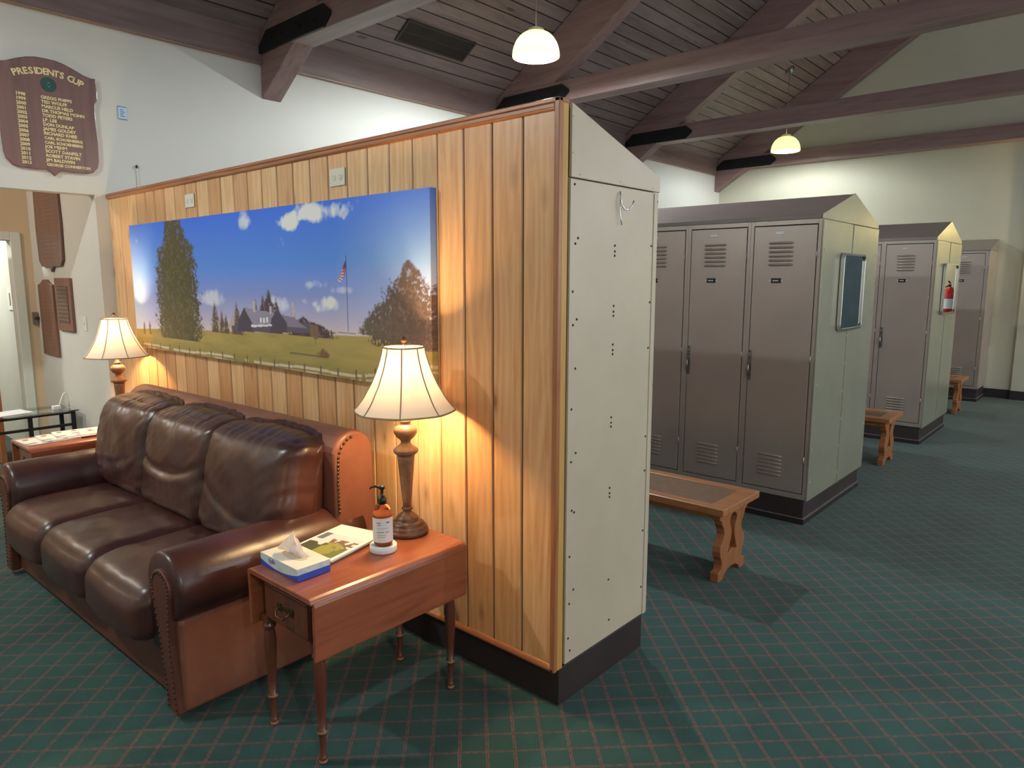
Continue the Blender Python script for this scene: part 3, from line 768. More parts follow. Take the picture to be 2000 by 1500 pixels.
    for off, th in ((0, .008), (-.028, .006)):
        fy = .022+off+.006*np.sin(U*20)+.10*np.clip((U-.80)/.2, 0, 1)**1.3+.0*U
        img = put(img, (np.abs(V-fy) < th)*(fbm(X*3, V*2, 71) > .36)*.85, (196, 180, 158))
    for q in np.arange(.03, 1.0, .047):
        b = .022+.10*max(0, (q-.80)/.2)**1.3
        img = put(img, (np.abs(U-q) < .0022)*(V < b+.03)*(V > b-.05)*.9, (98, 80, 60))
    return np.clip(img*1.5+.01, 0, .92)
def vgrid(name, fn, nu, nv, pos, parent, mat='vcol'):
    """a printed sheet: vertex positions pos(u, v), colour fn(U, V)"""
    u = np.linspace(0, 1, nu+1); v = np.linspace(0, 1, nv+1); U, V = np.meshgrid(u, v)
    colr = fn(U, V)
    me = bpy.data.meshes.new(name)
    vs = [pos(a, b) for a, b in zip(U.ravel(), V.ravel())]
    q = nu+1; fs = [(j*q+i, j*q+i+1, (j+1)*q+i+1, (j+1)*q+i) for j in range(nv) for i in range(nu)]
    me.from_pydata(vs, [], fs)
    at = me.color_attributes.new('Col', 'FLOAT_COLOR', 'POINT')
    a = np.ones((len(vs), 4)); a[:, :3] = colr.reshape(-1, 3); at.data.foreach_set('color', a.ravel())
    me.materials.append(MT[mat]); me.update()
    o = bpy.data.objects.new(name, me); COL.objects.link(o); o.parent = parent; return o
PX0, PX1, PZ0, PZ1 = -3.725, -.635, 1.178, 2.008
pc = thing('landscape_picture', 'wide canvas photograph of a green, trees and clubhouse above the sofa', 'picture', (PX0, -.0475, PZ0))
PWd, PHt = PX1-PX0, PZ1-PZ0
obj('canvas_edge', MB().box(0, PWd, -.032, 0, 0, PHt), mat_plain('canvas_side', srgb(120, 140, 190), .7), pc)
vgrid('print', paint_landscape, 660, 180, lambda a, b: (a*PWd, -.0335, b*PHt), pc)
vgrid('wrapped_side_print', lambda U, V: paint_landscape(1-U*.01, V), 2, 180, lambda a, b: (PWd+.0005, -.0335+a*.033, b*PHt), pc)

# outlets on the panelling
def outlet(x, z, label):
    r = thing('wall_outlet', label, 'electrical outlet', (x, -.0465, z), 0, 'outlets high on the pine panelling')
    obj('cover_plate', MB().box(-.06, .06, -.006, 0, -.04, .04), 'plate', r, bev=.003)
    for sx in (-.026, .026):
        f = obj('receptacle', MB().lathe([(.017, -.0085), (.017, -.006)], 20, (sx, 0, 0), axis='y'), 'plate', r)
        s_ = MB()
        for dz in (-.006, .006): s_.box(sx-.005, sx+.003, -.0092, -.0085, dz-.001, dz+.001)
        s_.lathe([(.002, -.0092), (.002, -.0085)], 8, (sx+.010, 0, 0), axis='y')
        obj('slots', s_, 'slot', f)
    return r
outlet(-2.84, 2.115, 'small white outlet plate on the pine boards above the picture, left one')
outlet(-1.306, 2.112, 'small white outlet plate on the pine boards above the picture, right one')

# ================================================================= PRESIDENTS CUP PLAQUE
pq = thing('honor_plaque', 'large shield-shaped wooden honor plaque with gold names on the white wall', 'plaque', (XL+.001, -.375, 0))
half = [(0, 3.119), (.06, 3.117), (.11, 3.106), (.167, 3.084), (.228, 3.056), (.273, 3.044), (.309, 3.046), (.307, 3.017), (.311, 2.962), (.308, 2.906), (.291, 2.875), (.286, 2.818), (.289, 2.714), (.291, 2.608), (.286, 2.48), (.276, 2.436), (.243, 2.397), (.209, 2.386), (.11, 2.382), (.047, 2.386), (.03, 2.377), (0, 2.346)]
outl = half+[(-a, b) for a, b in half[::-1][1:-1]]
obj('shield_board', MB().prism(outl, 'x', 0, .022), 'plaque', pq, bev=.006)
rows = ['GREGG PHIPPS', 'TED WOLFF', 'MARCUS HELD', 'DR THOMAS MOHN', 'TODD PETERS', 'J.P. LEE', 'DON DUNLAP', 'JAMES GOLDEY', 'RICHARD KNEE', 'CARL SCHOENBERG', 'CARL SCHOENBERG', 'JOE MEHM', 'SCOTT DANFELT', 'ROBERT STAVIN', 'JIM BALDWIN', 'GEORGE CONNERTON']
its = []
for i, n_ in enumerate(rows):
    z = 2.852-i*.0293
    its.append((str(1998+i), .0285, (-.190, z), 0, 'LEFT'))
    its.append((n_, .0285 if len(n_) < 15 else .0255, (-.045, z), 0, 'LEFT'))
title = 'PRESIDENTS CUP'
its2 = []
Rr = .50; widths = {'I': .55, ' ': .6}
tot = sum(widths.get(c, 1) for c in title); span = .84; acc = 0
for c in title:
    w_ = widths.get(c, 1); a = (acc+w_/2)/tot-.5; acc += w_
    th = a*span
    if c != ' ': its2.append((c, .058, (.012+Rr*math.sin(th), 2.512+Rr*math.cos(th)), -th, 'CENTER'))
t1 = text_mesh(its, 'name_list', 'gold', pq); t1.location.x = .0228
t2 = text_mesh(its2, 'title_lettering', 'gold', pq); t2.location.x = .0228
sl = obj('green_seal', MB().lathe([(.046, .022), (.046, .025), (.044, .026)], 32, (0, .008, 2.949), axis='x'), 'green', pq)
obj('seal_emblem', MB().box(.026, .0268, .002, .014, 2.93, 2.965).box(.026, .0268, -.006, .022, 2.944, 2.950), mat_plain('pale_green', srgb(60, 120, 100), .5), sl)

# little printed card and clip on the left wall
cd = thing('wall_card', 'small pale blue printed card taped to the white wall beside the plaque', 'card', (XL+.001, .068, 2.80))
obj('card', MB().box(0, .003, 0, .062, 0, .093), 'cardpale', cd)
q_ = MB().box(.003, .0035, 0, .062, .086, .093).box(.003, .0035, .006, .062, 0, .006)
for i in range(4): q_.box(.003, .0035, .016, .05-.01*(i % 2), .02+i*.015, .027+i*.015)
q_.box(.003, .0035, 0, .003, 0, .093)
obj('print', q_, 'blueink', cd)
cb = thing('cable_clip', 'tiny dark clip with thin white cable on the wall above the panelling', 'cable clip', (XL+.001, .17, 2.25))
obj('clip', MB().sphere((.008, 0, .225), .011, 10, 6, (.6, .8, 1.2)), 'black', cb)
obj('cable', MB().tube([(.004, 0, .21), (.004, .004, .12), (.004, .003, 0)], .003, 6), 'white', cb)

# ================================================================= SOFA
def rounded_cushion(hx, hy, hz, rad, n=30, crown=.03, fn=None):
    """rounded box centred at origin with softly crowned faces; fn(p, nrm) -> displaced p"""
    bm = bmesh.new(); bmesh.ops.create_cube(bm, size=2)
    bmesh.ops.subdivide_edges(bm, edges=bm.edges[:], cuts=n, use_grid_fill=True)
    for v in bm.verts:
        c = v.co.copy()
        c = Vector([math.copysign(abs(q)**1.0, q) for q in c])
        p = Vector((c.x*hx, c.y*hy, c.z*hz))
        inn = Vector((max(-hx+rad, min(hx-rad, p.x)), max(-hy+rad, min(hy-rad, p.y)), max(-hz+rad, min(hz-rad, p.z))))
        d = p-inn; nr = d.normalized() if d.length > 1e-6 else Vector((0, 0, 1)); q = inn+nr*rad
        ax, ay, az = 1-(p.x/hx)**2, 1-(p.y/hy)**2, 1-(p.z/hz)**2
        q.z += math.copysign(crown*max(ax, 0)*max(ay, 0), p.z) if abs(c.z) > .99 else 0
        q.y += math.copysign(crown*max(ax, 0)**.6*max(az, 0)**.6, p.y) if abs(c.y) > .99 else 0
        if fn: q = fn(q, nr, (p.x/hx, p.y/hy, p.z/hz))
        v.co = q
    me = MB(); bm.verts.index_update()
    me.add([tuple(v.co) for v in bm.verts], [tuple(v.index for v in f.verts) for f in bm.faces], True)
    bm.free(); return me
sofa = thing('leather_sofa', 'dark brown three-seat leather sofa with rolled arms against the pine panelling', 'sofa', (-.985, -1.035, 0), .0216)
SW = 2.13
obj('front_rail', MB().box(-SW+.10, -.10, .03, .12, .035, .27), 'leather_rail', sofa, bev=.012, seg=3)
obj('deck', MB().box(-SW+.10, -.10, .12, .86, .05, .25), 'leather_rail', sofa)
rl = MB().tube([(-SW+.12, .028, .255), (-.12, .028, .255)], .006, 8)
obj('rail_piping', rl, 'leather', sofa)
def arc(cx, cz, r, a0, a1, n): return [(cx+r*math.cos(math.radians(a0+(a1-a0)*i/n)), cz+r*math.sin(math.radians(a0+(a1-a0)*i/n))) for i in range(n+1)]
def arm(side):
    f = (lambda x: x) if side > 0 else (lambda x: -SW-x)
    cx, cz, R_ = -.095, .508, .138
    prof = [(-.225, .24)]+arc(cx, cz, R_, 178, -62, 22)+[(-.05, .355), (-.09, .34), (-.10, .24)]
    rows_ = []
    ys = [(.0, .90), (.006, .955), (.016, .985), (.03, 1.0), (.15, 1.0), (.33, 1.0), (.345, .988), (.36, 1.0), (.6, 1.0), (.74, 1.0), (.752, .99), (.764, 1.0), (.84, 1.0)]
    vs = []; n = len(prof)
    for y, s_ in ys:
        for (x, z) in prof:
            zz = cz+(z-cz)*s_ if z > .3 else z
            wob = .0025*noise.noise(Vector((x*9, y*7, z*9)))
            vs.append((f(cx+(x-cx)*s_+wob), y, zz+wob))
    fs = [(a*n+i, a*n+(i+1) % n, (a+1)*n+(i+1) % n, (a+1)*n+i) for a in range(len(ys)-1) for i in range(n)]
    fs += [tuple(range(n))[::-1], tuple((len(ys)-1)*n+i for i in range(n))]
    ar = obj('rolled_arm', MB().add(vs, fs, True), 'leather', sofa)
    # leather face panel, tapering to the floor
    fp = arc(cx+.004, cz-.004, .078, 205, -25, 18)+[(-.030, .40), (-.034, .30), (-.018, .12), (-.008, .03), (-.092, .03), (-.104, .15), (-.132, .33), (-.155, .42)]
    fp = [(f(a), b) for a, b in fp]
    fpn = obj('arm_front_panel', MB().prism(fp, 'y', -.014, .03), 'leather_rail', sofa, bev=.006, seg=3)
    nl = MB(); pts = fp+[fp[0]]
    for (a, b), (c, d) in zip(pts[:-1], pts[1:]):
        L_ = math.hypot(c-a, d-b); kk = max(1, int(L_/.019))
        for i in range(kk):
            u_ = i/kk; nx, nz = a+(c-a)*u_, b+(d-b)*u_
            if nz < .04: continue
            mx, mz = f(cx), (cz if nz > .42 else nz)
            mxx = f(-.06) if nz <= .42 else mx
            dd = math.hypot(mxx-nx, mz-nz) or 1
            nl.sphere((nx+(mxx-nx)/dd*.011, -.0155, nz+(mz-nz)/dd*.011), .0058, 8, 4, (1, .6, 1))
    obj('nailhead_trim', nl, 'brass', fpn)
    sp = MB().box(min(f(-.09), f(0)), max(f(-.09), f(0)), .01, .88, .03, .40)
    obj('side_panel', sp, 'leather_light', sofa, bev=.02, seg=4)
arm(1); arm(-1)
bp = [(.72, .30), (.705, .55), (.70, .80)]+arc(.80, .880, .108, 168, 8, 12)+[(.908, .75), (.915, .45), (.912, .05), (.76, .05)]
vs = []; n = len(bp); xs = [-SW-.015, -SW-.006, -SW, -SW*.66, -SW*.33, 0, .006, .015]
ins = [.02, .006, 0, 0, 0, 0, .006, .02]
for xx, q in zip(xs, ins):
    for (y, z) in bp:
        dy, dz = y-.81, z-.55; vs.append((xx, .81+dy*(1-q*4), .55+dz*(1-q*1.0)))
fs = [(a*n+i, a*n+(i+1) % n, (a+1)*n+(i+1) % n, (a+1)*n+i) for a in range(len(xs)-1) for i in range(n)]
fs += [tuple(range(n))[::-1], tuple((len(xs)-1)*n+i for i in range(n))]
bf = obj('back_frame', MB().add(vs, fs, False), 'leather_light', sofa, bev=.008, seg=3)
for sx in (.018, -SW-.018):
    br = MB(); path = [(sx, .715, .64), (sx, .712, .78)]+[(sx, y+.012, z-.012) for y, z in arc(.805, .88, .10, 172, 95, 6)]
    for i in range(len(path)-1):
        a, b = Vector(path[i]), Vector(path[i+1]); kk = max(1, int((b-a).length/.017))
        for j in range(kk): br.sphere(tuple(a.lerp(b, j/kk)), .007, 8, 4, (.7, 1, 1))
    obj('back_nailhead_trim', br, 'brass', bf)
def seat_fn(seed, side=0):
    def fn(q, nr, t):
        x, y, z = t
        q = q.copy()
        q.y += -.012*(1-x*x)*(1 if y < 0 else 0)
        if z > -.2:
            w_ = noise.noise(Vector((q.x*5+seed*5, q.y*9, seed)))*.005+noise.noise(Vector((q.x*13, q.y*34+seed*3, seed*2)))*.0022
            q.z += w_
        q += nr*noise.noise(Vector((q.x*10+seed, q.y*10, q.z*14)))*.003
        return q
    return fn
CW = (SW-.44)/3
for i in range(3):
    m_ = rounded_cushion(CW/2+.010, .320, .108, .066, 34, .020, seat_fn(i+1))
    cx_ = -.22-CW*(i+.5)
    m_.shift(cx_, .272, .362)
    m_.v = [(x, y, z-.030*max(0, (.12-y)/.17)**2) for x, y, z in m_.v]
    obj('seat_cushion', m_, 'leather', sofa)
def back_fn(seed):
    def fn(q, nr, t):
        x, y, z = t
        q = q.copy()
        edge = max(0, abs(x)-.5)/.5
        crest = max(0, z-.45)/.55
        fold = noise.noise(Vector((q.x*30+seed*7+q.z*6, q.z*4, seed)))
        f2 = noise.noise(Vector((q.x*6+q.z*5+seed*3, q.z*6-q.x*3, seed+4)))
        f3 = noise.noise(Vector((q.x*18-q.z*20+seed*3, q.z*10, seed+9)))
        front = 1 if y < .3 else .3
        q += nr*(fold*(.0012+.0075*crest**1.3)+f2*.010*front+f3*(.0015+.004*edge)*front)
        # a sagging curved crease low on the cushion
        d = (z+.35+.14*math.sin(seed*2.3)-.30*x*x+.22*x*math.sin(seed*1.7))
        q.y += (.5+.5*(seed % 3))*(.008*math.exp(-(d/.07)**2)-.006*math.exp(-((d+.16)/.10)**2))*(1 if y < 0 else 0)*(1-x*x)
        return q
    return fn
BW = (SW-.16)/3
tl = Matrix.Rotation(math.radians(-12), 4, 'X')
for i in range(3):
    m_ = rounded_cushion(BW/2+.022, .125, .275, .080, 60, .030, back_fn(i+1))
    cx_ = -.08-BW*(i+.5)
    out_ = []
    for (x, y, z) in m_.v:
        # roll the crest over towards the back
        zt = max(0, z-.10)/.175
        y2 = y+.055*zt**2; z2 = z-.018*zt**2*(1 if y < 0 else .2)
        v = tl @ Vector((x, y2, z2))
        if v.z < -.10:
            k_ = min(1, (-.10-v.z)/.15)
            if i == 0 and v.x > 0: v.x *= 1-.40*k_
            if i == 2 and v.x < 0: v.x *= 1-.40*k_
        out_.append((v.x+cx_, v.y+.600, v.z+.706))
    m_.v = out_
    obj('back_cushion', m_, 'leather', sofa)

# ================================================================= END TABLES
def end_table(x, y, label):
    r = thing('end_table', label, 'end table', (x, y, 0), 0, 'drop-leaf end tables beside the sofa')
    # local: x -.21...+.21, y -.35...+.35 ; top at .62
    Z = .62
    obj('table_top', MB().prism([(-.20, Z-.02), (-.20, Z-.006), (-.185, Z), (.185, Z), (.198, Z-.006), (.204, Z-.02)], 'y', -.35, .35), 'cherry', r, bev=.003)
    for sx in (-1, 1):
        pr = [(sx*.203, Z-.024), (sx*.212, Z-.010), (sx*.216, Z-.024), (sx*.213, Z-.10), (sx*.211, .405), (sx*.199, .400), (sx*.197, Z-.10), (sx*.199, Z-.024)]
        lf_ = MB().prism(pr, 'y', -.345, .345)
        obj('drop_leaf', lf_, 'cherry', r, bev=.004)
    obj('apron', MB().box(-.165, .165, -.31, .32, .43, Z-.021), 'cherry_d', r, bev=.003)
    dw = obj('drawer', MB().box(-.135, .135, -.324, -.30, .445, .575).prism([(-.140, .440), (.140, .440), (.140, .58), (-.140, .58)], 'y', -.316, -.309), 'cherry_d', r, bev=.004)
    hd = MB().tube([(-.035, -.326, .515), (-.035, -.342, .505), (-.02, -.348, .492), (.02, -.348, .492), (.035, -.342, .505), (.035, -.326, .515)], .0035, 8)
    hd.box(-.05, -.024, -.328, -.324, .50, .53).box(.024, .05, -.328, -.324, .50, .53).box(-.024, .024, -.327, -.324, .508, .522)
    obj('drawer_pull', hd, 'brass', dw, bev=.001)
    prof = [(.010, 0), (.014, .006), (.0145, .018), (.012, .028), (.0105, .03), (.0125, .10), (.0135, .112), (.0175, .116), (.0175, .126), (.013, .130), (.0165, .20), (.0215, .29), (.0225, .34), (.0185, .375), (.0165, .385), (.024, .392), (.024, .402), (.018, .406), (.018, .412)]
    lm = MB().lathe(prof, 20).box(-.021, .021, -.021, .021, .412, .44)
    first = None
    for sx in (-1, 1):
        for sy in (-1, 1):
            if first is None:
                first = obj('leg', lm, 'cherry_d', r); first.location = (sx*.16, sy*.30-.0, 0)
                rg = obj('worn_ring', MB().lathe([(.0178, .117), (.0180, .121), (.0178, .125)], 20, cap=False).lathe([(.0147, .007), (.0149, .012), (.0147, .017)], 20, cap=False), mat_plain('worn_leg_ring', srgb(170, 122, 86), .4), first)
            else: 
                c = dup(first, (sx*.16, sy*.30, 0), parent=r)
    return r
TX, TY = -.567, -.512
t_near = end_table(TX, TY, 'cherry drop-leaf end table in front, holding the tissue box')
dup(t_near, (-3.63, TY, 0), 'cherry end table at the far end of the sofa, holding papers')

# ================================================================= TABLE LAMPS
def table_lamp(x, y, label):
    r = thing('table_lamp', label, 'table lamp', (x, y, .6205), 0, 'matching lit table lamps')
    z = lambda h: h-.6205
    foot = [(.083, z(.6205)), (.086, z(.632)), (.084, z(.640)), (.078, z(.643)), (.079, z(.650)), (.074, z(.656)), (.066, z(.658)), (.068, z(.664)), (.055, z(.672)), (.045, z(.676)), (.046, z(.684)), (.043, z(.689)), (.030, z(.700)), (.018, z(.709)), (.016, z(.716)), (.022, z(.720)), (.022, z(.726)), (.016, z(.732))]
    obj('foot', MB().lathe(foot, 40), 'lampfoot', r)
    col = [(.0165, z(.732)), (.036, z(.950))]
    fl = lambda a, h: 1-.05*abs(math.sin(a*8))
    obj('fluted_column', MB().lathe([(.0165+(.0195)*i/8, z(.732+.218*i/8)) for i in range(9)], 96, rfun=fl), 'lampbody', r)
    urn = [(.040, z(.950)), (.047, z(.955)), (.051, z(.966)), (.046, z(.973)), (.036, z(.980)), (.022, z(.992)), (.019, z(1.0)), (.022, z(1.008)), (.036, z(1.02)), (.0455, z(1.035)), (.047, z(1.047)), (.042, z(1.06)), (.028, z(1.069)), (.018, z(1.074)), (.022, z(1.08)), (.022, z(1.088)), (.012, z(1.092)), (.009, z(1.13)), (.012, z(1.16)), (.014, z(1.19))]
    obj('urn', MB().lathe(urn, 40), 'lampbody', r)
    sp = [(1.128, .200), (1.133, .196), (1.143, .186), (1.163, .170), (1.182, .157), (1.207, .143), (1.235, .127), (1.269, .112), (1.30, .100), (1.332, .090), (1.36, .083), (1.380, .0795)]
    scal = lambda a, h: 1-(.035*min(1, max(0, (z(1.30)-h)/.18)))*abs(math.sin(a*4))*0.9
    prof = [(rr_, z(h)) for h, rr_ in sp]
    obj('lamp_shade', MB().lathe(prof, 64, cap=False, rfun=scal), 'shade', r, recalc=False)
    sm = MB()
    for k_ in range(8):
        a = 2*PI*k_/8
        sm.tube([((rr_+.0012)*math.cos(a), (rr_+.0012)*math.sin(a), z(h)) for h, rr_ in sp], .0026, 6)
    def ring(rad, zz, th, sc_=False):
        pts = [(rad*(scal(2*PI*i/64, z(1.128)) if sc_ else 1)*math.cos(2*PI*i/64), rad*(scal(2*PI*i/64, z(1.128)) if sc_ else 1)*math.sin(2*PI*i/64), zz) for i in range(65)]
        sm.tube(pts, th, 6)
    ring(.0795, z(1.380), .0035); ring(.200, z(1.128), .0035, True)
    obj('shade_trim', sm, 'shade_seam', r)
    h_ = MB()
    for a in (0, PI):
        h_.tube([(.012*math.cos(a), .012*math.sin(a), z(1.17)), (.05*math.cos(a), .05*math.sin(a), z(1.22)), (.05*math.cos(a), .05*math.sin(a), z(1.32)), (.004*math.cos(a), .004*math.sin(a), z(1.388))], .0018, 6)
    for a in (0, 2*PI/3, 4*PI/3): h_.tube([(0, 0, z(1.388)), (.078*math.cos(a), .078*math.sin(a), z(1.380))], .0015, 6)
    obj('harp', h_, 'dull', r)
    obj('finial', MB().lathe([(.006, z(1.386)), (.008, z(1.392)), (.005, z(1.396)), (.010, z(1.402)), (.011, z(1.410)), (.007, z(1.418)), (.003, z(1.421))], 16), 'brass', r)
    obj('bulb', MB().sphere((0, 0, z(1.27)), .028, 16, 10, (1, 1, 1.25)), 'bulb', r)
    pl_ = point('table_lamp_light', (0, 0, z(1.27)), TABLE_W, (1, .70, .35), .035, r)
    return r
table_lamp(-.613, -.25, 'lit bronze table lamp with cream bell shade on the front end table')
table_lamp(-3.612, -.262, 'lit bronze table lamp with cream bell shade at the far sofa end')

# ================================================================= THINGS ON THE TABLES
ZT = .6205
tb = thing('tissue_box', 'flat white and blue tissue box with a tissue sticking out', 'tissue box', (-.640, -.748, ZT), .0)
def tbmat():
    t = NT('tissue_box_print'); o = t.obj(); x, y, z = t.xyz(o)
    wv = t.math('ADD', t.math('MULTIPLY', t.math('MULTIPLY', x, x), 1.15), .0065)
    blue = t.math('LESS_THAN', z, wv)
    fl = t.noise(o, 55, 3); soft = t.math('MULTIPLY', t.math('GREATER_THAN', fl, .56), .35)
    top = t.math('GREATER_THAN', z, .0445)
    c = t.mix(soft, srgb(206, 214, 214), srgb(150, 176, 196))
    c = t.mix(top, c, srgb(226, 222, 210))
    c = t.mix(blue, c, srgb(44, 78, 186))
    t.set(Base_Color=c, Roughness=.45); return t.m
hx, hy, hz = .122, .066, .046
bx = MB().box(-hx, hx, -hy, hy, 0, hz-.0005)
n_ = 28
rim = [(.066*math.cos(2*PI*i/n_), .030*math.sin(2*PI*i/n_)) for i in range(n_)]
obj('carton', bx, tbmat(), tb, bev=.0012)
obj('slot_film', MB().prism(rim, 'z', hz-.0005, hz+.0004), mat_plain('slot_inside', srgb(196, 180, 160), .5), tb)
ts = MB(); vs = []
NU, NV = 16, 12
for j in range(NV+1):
    v_ = j/NV
    for i in range(NU+1):
        u_ = i/NU*2-1
        hgt = .092*(1-abs(u_-(-.15))**1.1*.95)*1.0
        zz = hz-.004+max(.0, hgt)*v_
        yy = .010*math.sin(u_*5+v_*3)*v_+.012*noise.noise(Vector((u_*3, v_*3, 2)))+.02*v_*u_
        vs.append((.050*u_*(1+.35*v_)+.012*noise.noise(Vector((u_*4, v_*2, 9))), yy, zz))
fs = [(j*(NU+1)+i, j*(NU+1)+i+1, (j+1)*(NU+1)+i+1, (j+1)*(NU+1)+i) for j in range(NV) for i in range(NU)]
ts.add(vs, fs, False)
ts.add([(x*.8, .018-y*.8+.01*noise.noise(Vector((x*40, z*40, 1))), hz-.004+(z-hz+.004)*.7) for x, y, z in vs], fs, False)
obj('tissue', ts, 'tissue', tb, recalc=False)
text_mesh([('Puffs', .022, (-.062, .020), .12, 'LEFT')], 'brand_print', mat_plain('lilac_print', srgb(136, 140, 190), .5), tb, 'y').location = (0, -hy-.0004, 0)

# magazines and book by the tissue box
def cover_a(U, V):
    img = np.ones(U.shape+(3,))*lin((228, 226, 220)); n = fbm(U*9, V*9, 3, 6); n2 = fbm(U*16, V*16, 8, 6)
    def put(m, c): 
        nonlocal img
        m = np.clip(m, 0, 1)[..., None]; img = img*(1-m)+lin(c)*m
    inn = (U > .05)*(U < .72)*(V > .07)*(V < .95)
    put(inn*1.0, (214, 206, 210)); put(inn*(U+.25*n < .52), (104, 108, 60)); put(inn*(U+.2*n < .48)*(V > .55), (70, 74, 50)); put(inn*(U > .42)*(U < .58)*(V < .62)*(n2 > .42), (112, 84, 70)); put(inn*(U < .45)*(V > .2)*(V < .6)*(n > .4), (138, 138, 70))
    put(inn*(U > .5)*(V > .8), (96, 104, 116))
    return img
def cover_b(U, V):
    img = np.ones(U.shape+(3,))*lin((226, 222, 214)); n = fbm(U*6, V*6, 13)
    m = ((n > .52)*(U > .1)*(U < .9)*(V > .1)*(V < .9)*.6)[..., None]
    return img*(1-m)+lin((178, 166, 160))*m
def booklet(loc, rz, w_, d_, h_, fn, label, name='magazine', group=None):
    r = thing(name, label, name, loc, rz, group)
    obj('pages', MB().box(-w_/2, w_/2, -d_/2, d_/2, 0, h_), 'paper', r, bev=.0006)
    vgrid('cover', fn, 110, 110, lambda a, b: (-w_/2+a*w_, -d_/2+b*d_, h_+.0005), r)
    return r
MR = math.radians(62)
booklet((-.722, -.515, ZT), PI/2+.24, .31, .225, .010, cover_b, 'pale magazine underneath on the front end table, behind the soap')
booklet((-.700, -.535, ZT+.0115), PI/2+.24, .30, .225, .007, cover_a, 'magazine with golf course photo cover lying beside the tissue box')
# soap dispenser on a white coaster
cs = thing('coaster', 'round white coaster under the soap bottle', 'coaster', (-.532, -.437, ZT))
obj('disc', MB().lathe([(.047, 0), (.051, .003), (.0515, .024), (.048, .028), (.044, .028), (.040, .025), (.001, .025)], 40), 'paper', cs)
sb = thing('soap_dispenser', 'amber pump soap bottle with white label', 'soap dispenser', (-.532, -.437, ZT+.0255))
obj('bottle', MB().lathe([(.030, 0), (.034, .003), (.0375, .018), (.0375, .125), (.034, .143), (.024, .155), (.014, .161), (.0135, .170)], 40), 'amber', sb)
obj('liquid', MB().lathe([(.028, .002), (.033, .006), (.0362, .020), (.0362, .118), (.0355, .120)], 40), 'soap', sb)
face = math.atan2(-2.026+.437, 1.536+.532)
def band(r0, r1, a0, a1, k=24): return [(r0*math.cos(face+a0+(a1-a0)*i/k), r0*math.sin(face+a0+(a1-a0)*i/k)) for i in range(k+1)]+[(r1*math.cos(face+a1-(a1-a0)*i/k), r1*math.sin(face+a1-(a1-a0)*i/k)) for i in range(k+1)]
lb_ = obj('paper_label', MB().prism(band(.0378, .0384, -1.35, 1.35), 'z', .018, .112), 'label', sb)
tx = MB()
for (a0, a1, zz, th_) in ((-.62, -.2, .093, .0035), (-.55, -.2, .085, .003), (.35, .7, .093, .006), (-.6, .6, .073, .0012), (-.62, .1, .057, .0025), (.25, .62, .057, .003), (-.6, .3, .046, .0015), (-.6, .2, .038, .0015)):
    tx.prism(band(.0384, .0387, a0, a1, 8), 'z', zz, zz+th_)
obj('label_print', tx, 'greyink', lb_)
pm = obj('pump', MB().lathe([(.0165, .160), (.0165, .182), (.013, .184), (.012, .190), (.006, .192), (.006, .215), (.012, .217), (.012, .228), (.008, .230)], 24), 'black', sb)
d_ = Vector((-.7, -.5, 0)).normalized()
obj('nozzle', MB().tube([(0, 0, .223), tuple(d_*.025+Vector((0, 0, .225))), tuple(d_*.042+Vector((0, 0, .221))), tuple(d_*.046+Vector((0, 0, .214)))], [.006, .005, .004, .0035], 8), 'black', pm)
# papers on the far table
def cover_c(U, V):
    img = np.ones(U.shape+(3,))*lin((222, 216, 210)); n = fbm(U*7, V*5, 23)
    for k_, (c_, th_) in enumerate((((150, 130, 140), .6), ((120, 110, 130), .66))):
        m = ((n > th_)*.8)[..., None]; img = img*(1-m)+lin(c_)*m
    return img
booklet((-3.632, -.70, ZT), PI/2+.05, .30, .225, .006, cover_c, 'white magazine at the front of the far end table', group='papers fanned on the far end table')
booklet((-3.640, -.60, ZT+.0075), PI/2-.06, .30, .225, .005, cover_c, 'white magazine in the middle of the fan on the far end table', group='papers fanned on the far end table')
booklet((-3.655, -.515, ZT+.0135), PI/2-.12, .29, .22, .005, cover_c, 'topmost white magazine, nearest the far lamp', group='papers fanned on the far end table')

# ================================================================= HALL THINGS
def plaque_on_side(x0, x1, z0, z1, shape, label, mat='plaque2', name='name_plaque'):
    r = thing(name, label, 'plaque', (x0, OPY-.001, z0), 0, 'honor plaques in the hall')
    W_, H_ = x1-x0, z1-z0
    if shape == 'shield':
        pl_ = [(.04*W_, H_), (.02*W_, .75*H_), (.0, .45*H_), (.03*W_, .12*H_), (.12*W_, .06*H_), (.42*W_, .055*H_), (.5*W_, 0)]
        pts = pl_+[(W_-a, b) for a, b in pl_[::-1][1:]]
    elif shape == 'crest':
        pts = [(0, 0), (W_, 0), (W_, .93*H_), (.8*W_, .955*H_), (.62*W_, H_), (.38*W_, H_), (.2*W_, .955*H_), (0, .93*H_)]
    else: pts = [(0, 0), (W_, 0), (W_, H_), (0, H_)]
    bd = obj('board', MB().prism(pts, 'y', -.022, 0), mat, r, bev=.005)
    if shape == 'frame':
        b_ = .065
        obj('name_panel', MB().box(b_, W_-b_, -.026, -.022, b_, H_-b_), mat_plain('dark_name_panel', srgb(84, 62, 50), .5), r)
    rows_ = MB(); zz = H_*.82 if shape != 'frame' else H_*.80
    bot = H_*.12 if shape != 'frame' else H_*.2
    rd = random.Random(5)
    while zz > bot:
        a = .18*W_
        while a < .8*W_:
            ww = rd.uniform(.015, .035); rows_.box(a, min(a+ww, .84*W_), -.0272 if shape == 'frame' else -.0228, -.026 if shape == 'frame' else -.022, zz, zz+.010); a += ww+.012
        zz -= .032
    obj('name_rows', rows_, mat_plain('tan_lettering', srgb(136, 104, 82), .6), r)
    return r
plaque_on_side(-5.565, -4.92, 1.70, 2.50, 'shield', 'large dark shield plaque high in the hall, cut off by the opening', 'plaque')
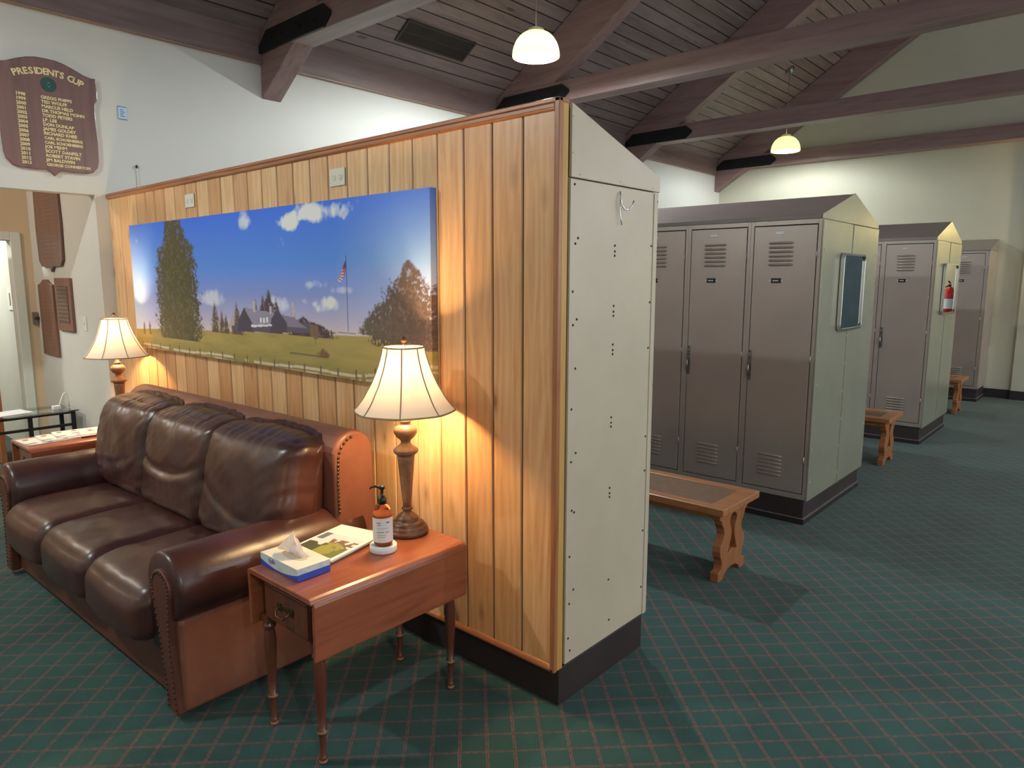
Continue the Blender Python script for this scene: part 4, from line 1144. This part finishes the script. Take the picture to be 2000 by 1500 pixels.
plaque_on_side(-5.655, -5.26, .995, 1.64, 'crest', 'tall narrow brown name plaque low in the hall')
plaque_on_side(-5.20, -4.82, 1.225, 1.653, 'frame', 'framed brown plaque hung at the right in the hall')
sw = thing('wall_handset', 'small grey metal switch box on the hall end wall', 'switch', (HX+.001, -.128, 1.30))
obj('box', MB().box(0, .03, -.05, -.012, -.055, .055), 'dull', sw, bev=.003)
obj('lever', MB().box(.03, .045, -.038, .0, -.012, .012), 'grille', sw)
sw2 = thing('light_switch', 'white light switch plate on the hall wall by the opening', 'switch', (-4.6, OPY-.001, 1.30))
obj('plate', MB().box(-.035, .035, -.005, 0, -.057, .057), 'plate', sw2, bev=.003)
obj('toggle', MB().box(-.005, .005, -.014, -.005, -.01, .012), 'plate', sw2)
# small restroom sign and shelf in the room beyond
sg = thing('door_sign', 'small white sign with dark figure seen through the hall doorway', 'sign', (HX-.60, OPY-.002, 1.45))
obj('panel', MB().box(-.30, .30, -.01, 0, -.10, .10), 'white', sg)
obj('figure', MB().box(-.05, .05, -.011, -.010, -.04, .03).box(-.11, .11, -.011, -.01, .03, .06).box(-.22, -.19, -.011, -.010, -.06, .06), 'black', sg)
# glass table
gt = thing('glass_table', 'glass-topped console table with dark metal frame in the hall', 'table', (-4.83, -.17, 0))
obj('glass_top', MB().box(-.36, .03, -1.4, .0, .592, .602), 'glass', gt, bev=.002)
fr_ = MB()
for (a, b) in ((-.33, -.03), (.0-.02, -.03), (-.33, -1.37), (-.02, -1.37), (-.02, -.33)): fr_.box(a-.014, a+.014, b-.014, b+.014, 0, .59)
fr_.box(-.34, -.0, -.042, -.018, .565, .59).box(-.34, 0, -1.382, -1.358, .565, .59).box(-.032, -.008, -1.38, -.02, .57, .59).box(-.342, -.318, -1.38, -.02, .57, .59).box(-.032, -.008, -1.38, -.02, .47, .49)
obj('metal_frame', fr_, 'steel', gt, bev=.002)
st = thing('sign_holder', 'clear acrylic leaning sign holder on the glass table', 'sign holder', (-4.93, -.23, .603))
obj('bent_acrylic', MB().tube([(0, -.05, .004), (-.01, -.03, .05), (-.02, 0, .115), (-.02, .015, .125), (-.02, .03, .115), (-.02, .034, .05), (-.02, .035, .004)], .006, 8), 'white', st)
obj('foot_tab', MB().box(-.03, .03, -.09, -.035, 0, .03), 'paper', st, bev=.004)
pp = thing('loose_papers', 'pale leaflet lying on the glass table in the hall', 'leaflet', (-4.99, -.62, .603), .2)
obj('sheet', MB().box(-.11, .11, -.15, .15, 0, .004), 'paper', pp)
# hall lights (ceiling fixtures out of sight)
def dome(x, y, p_, col, label):
    r = thing('ceiling_dome_light', label, 'ceiling light', (x, y, 2.748))
    obj('dome', MB().lathe([(.14, 0), (.135, -.03), (.09, -.06), (.01, -.07)], 28), 'collar', r)
    point('dome_light', (0, 0, -.12), p_, col, .08, r)
dome(-5.0, -2.0, 34, (1, .92, .84), 'ceiling dome light in the hall behind the left wall')
dome(-7.2, -1.2, 95, (.92, 1, .94), 'ceiling dome light in the room beyond the hall doorway')
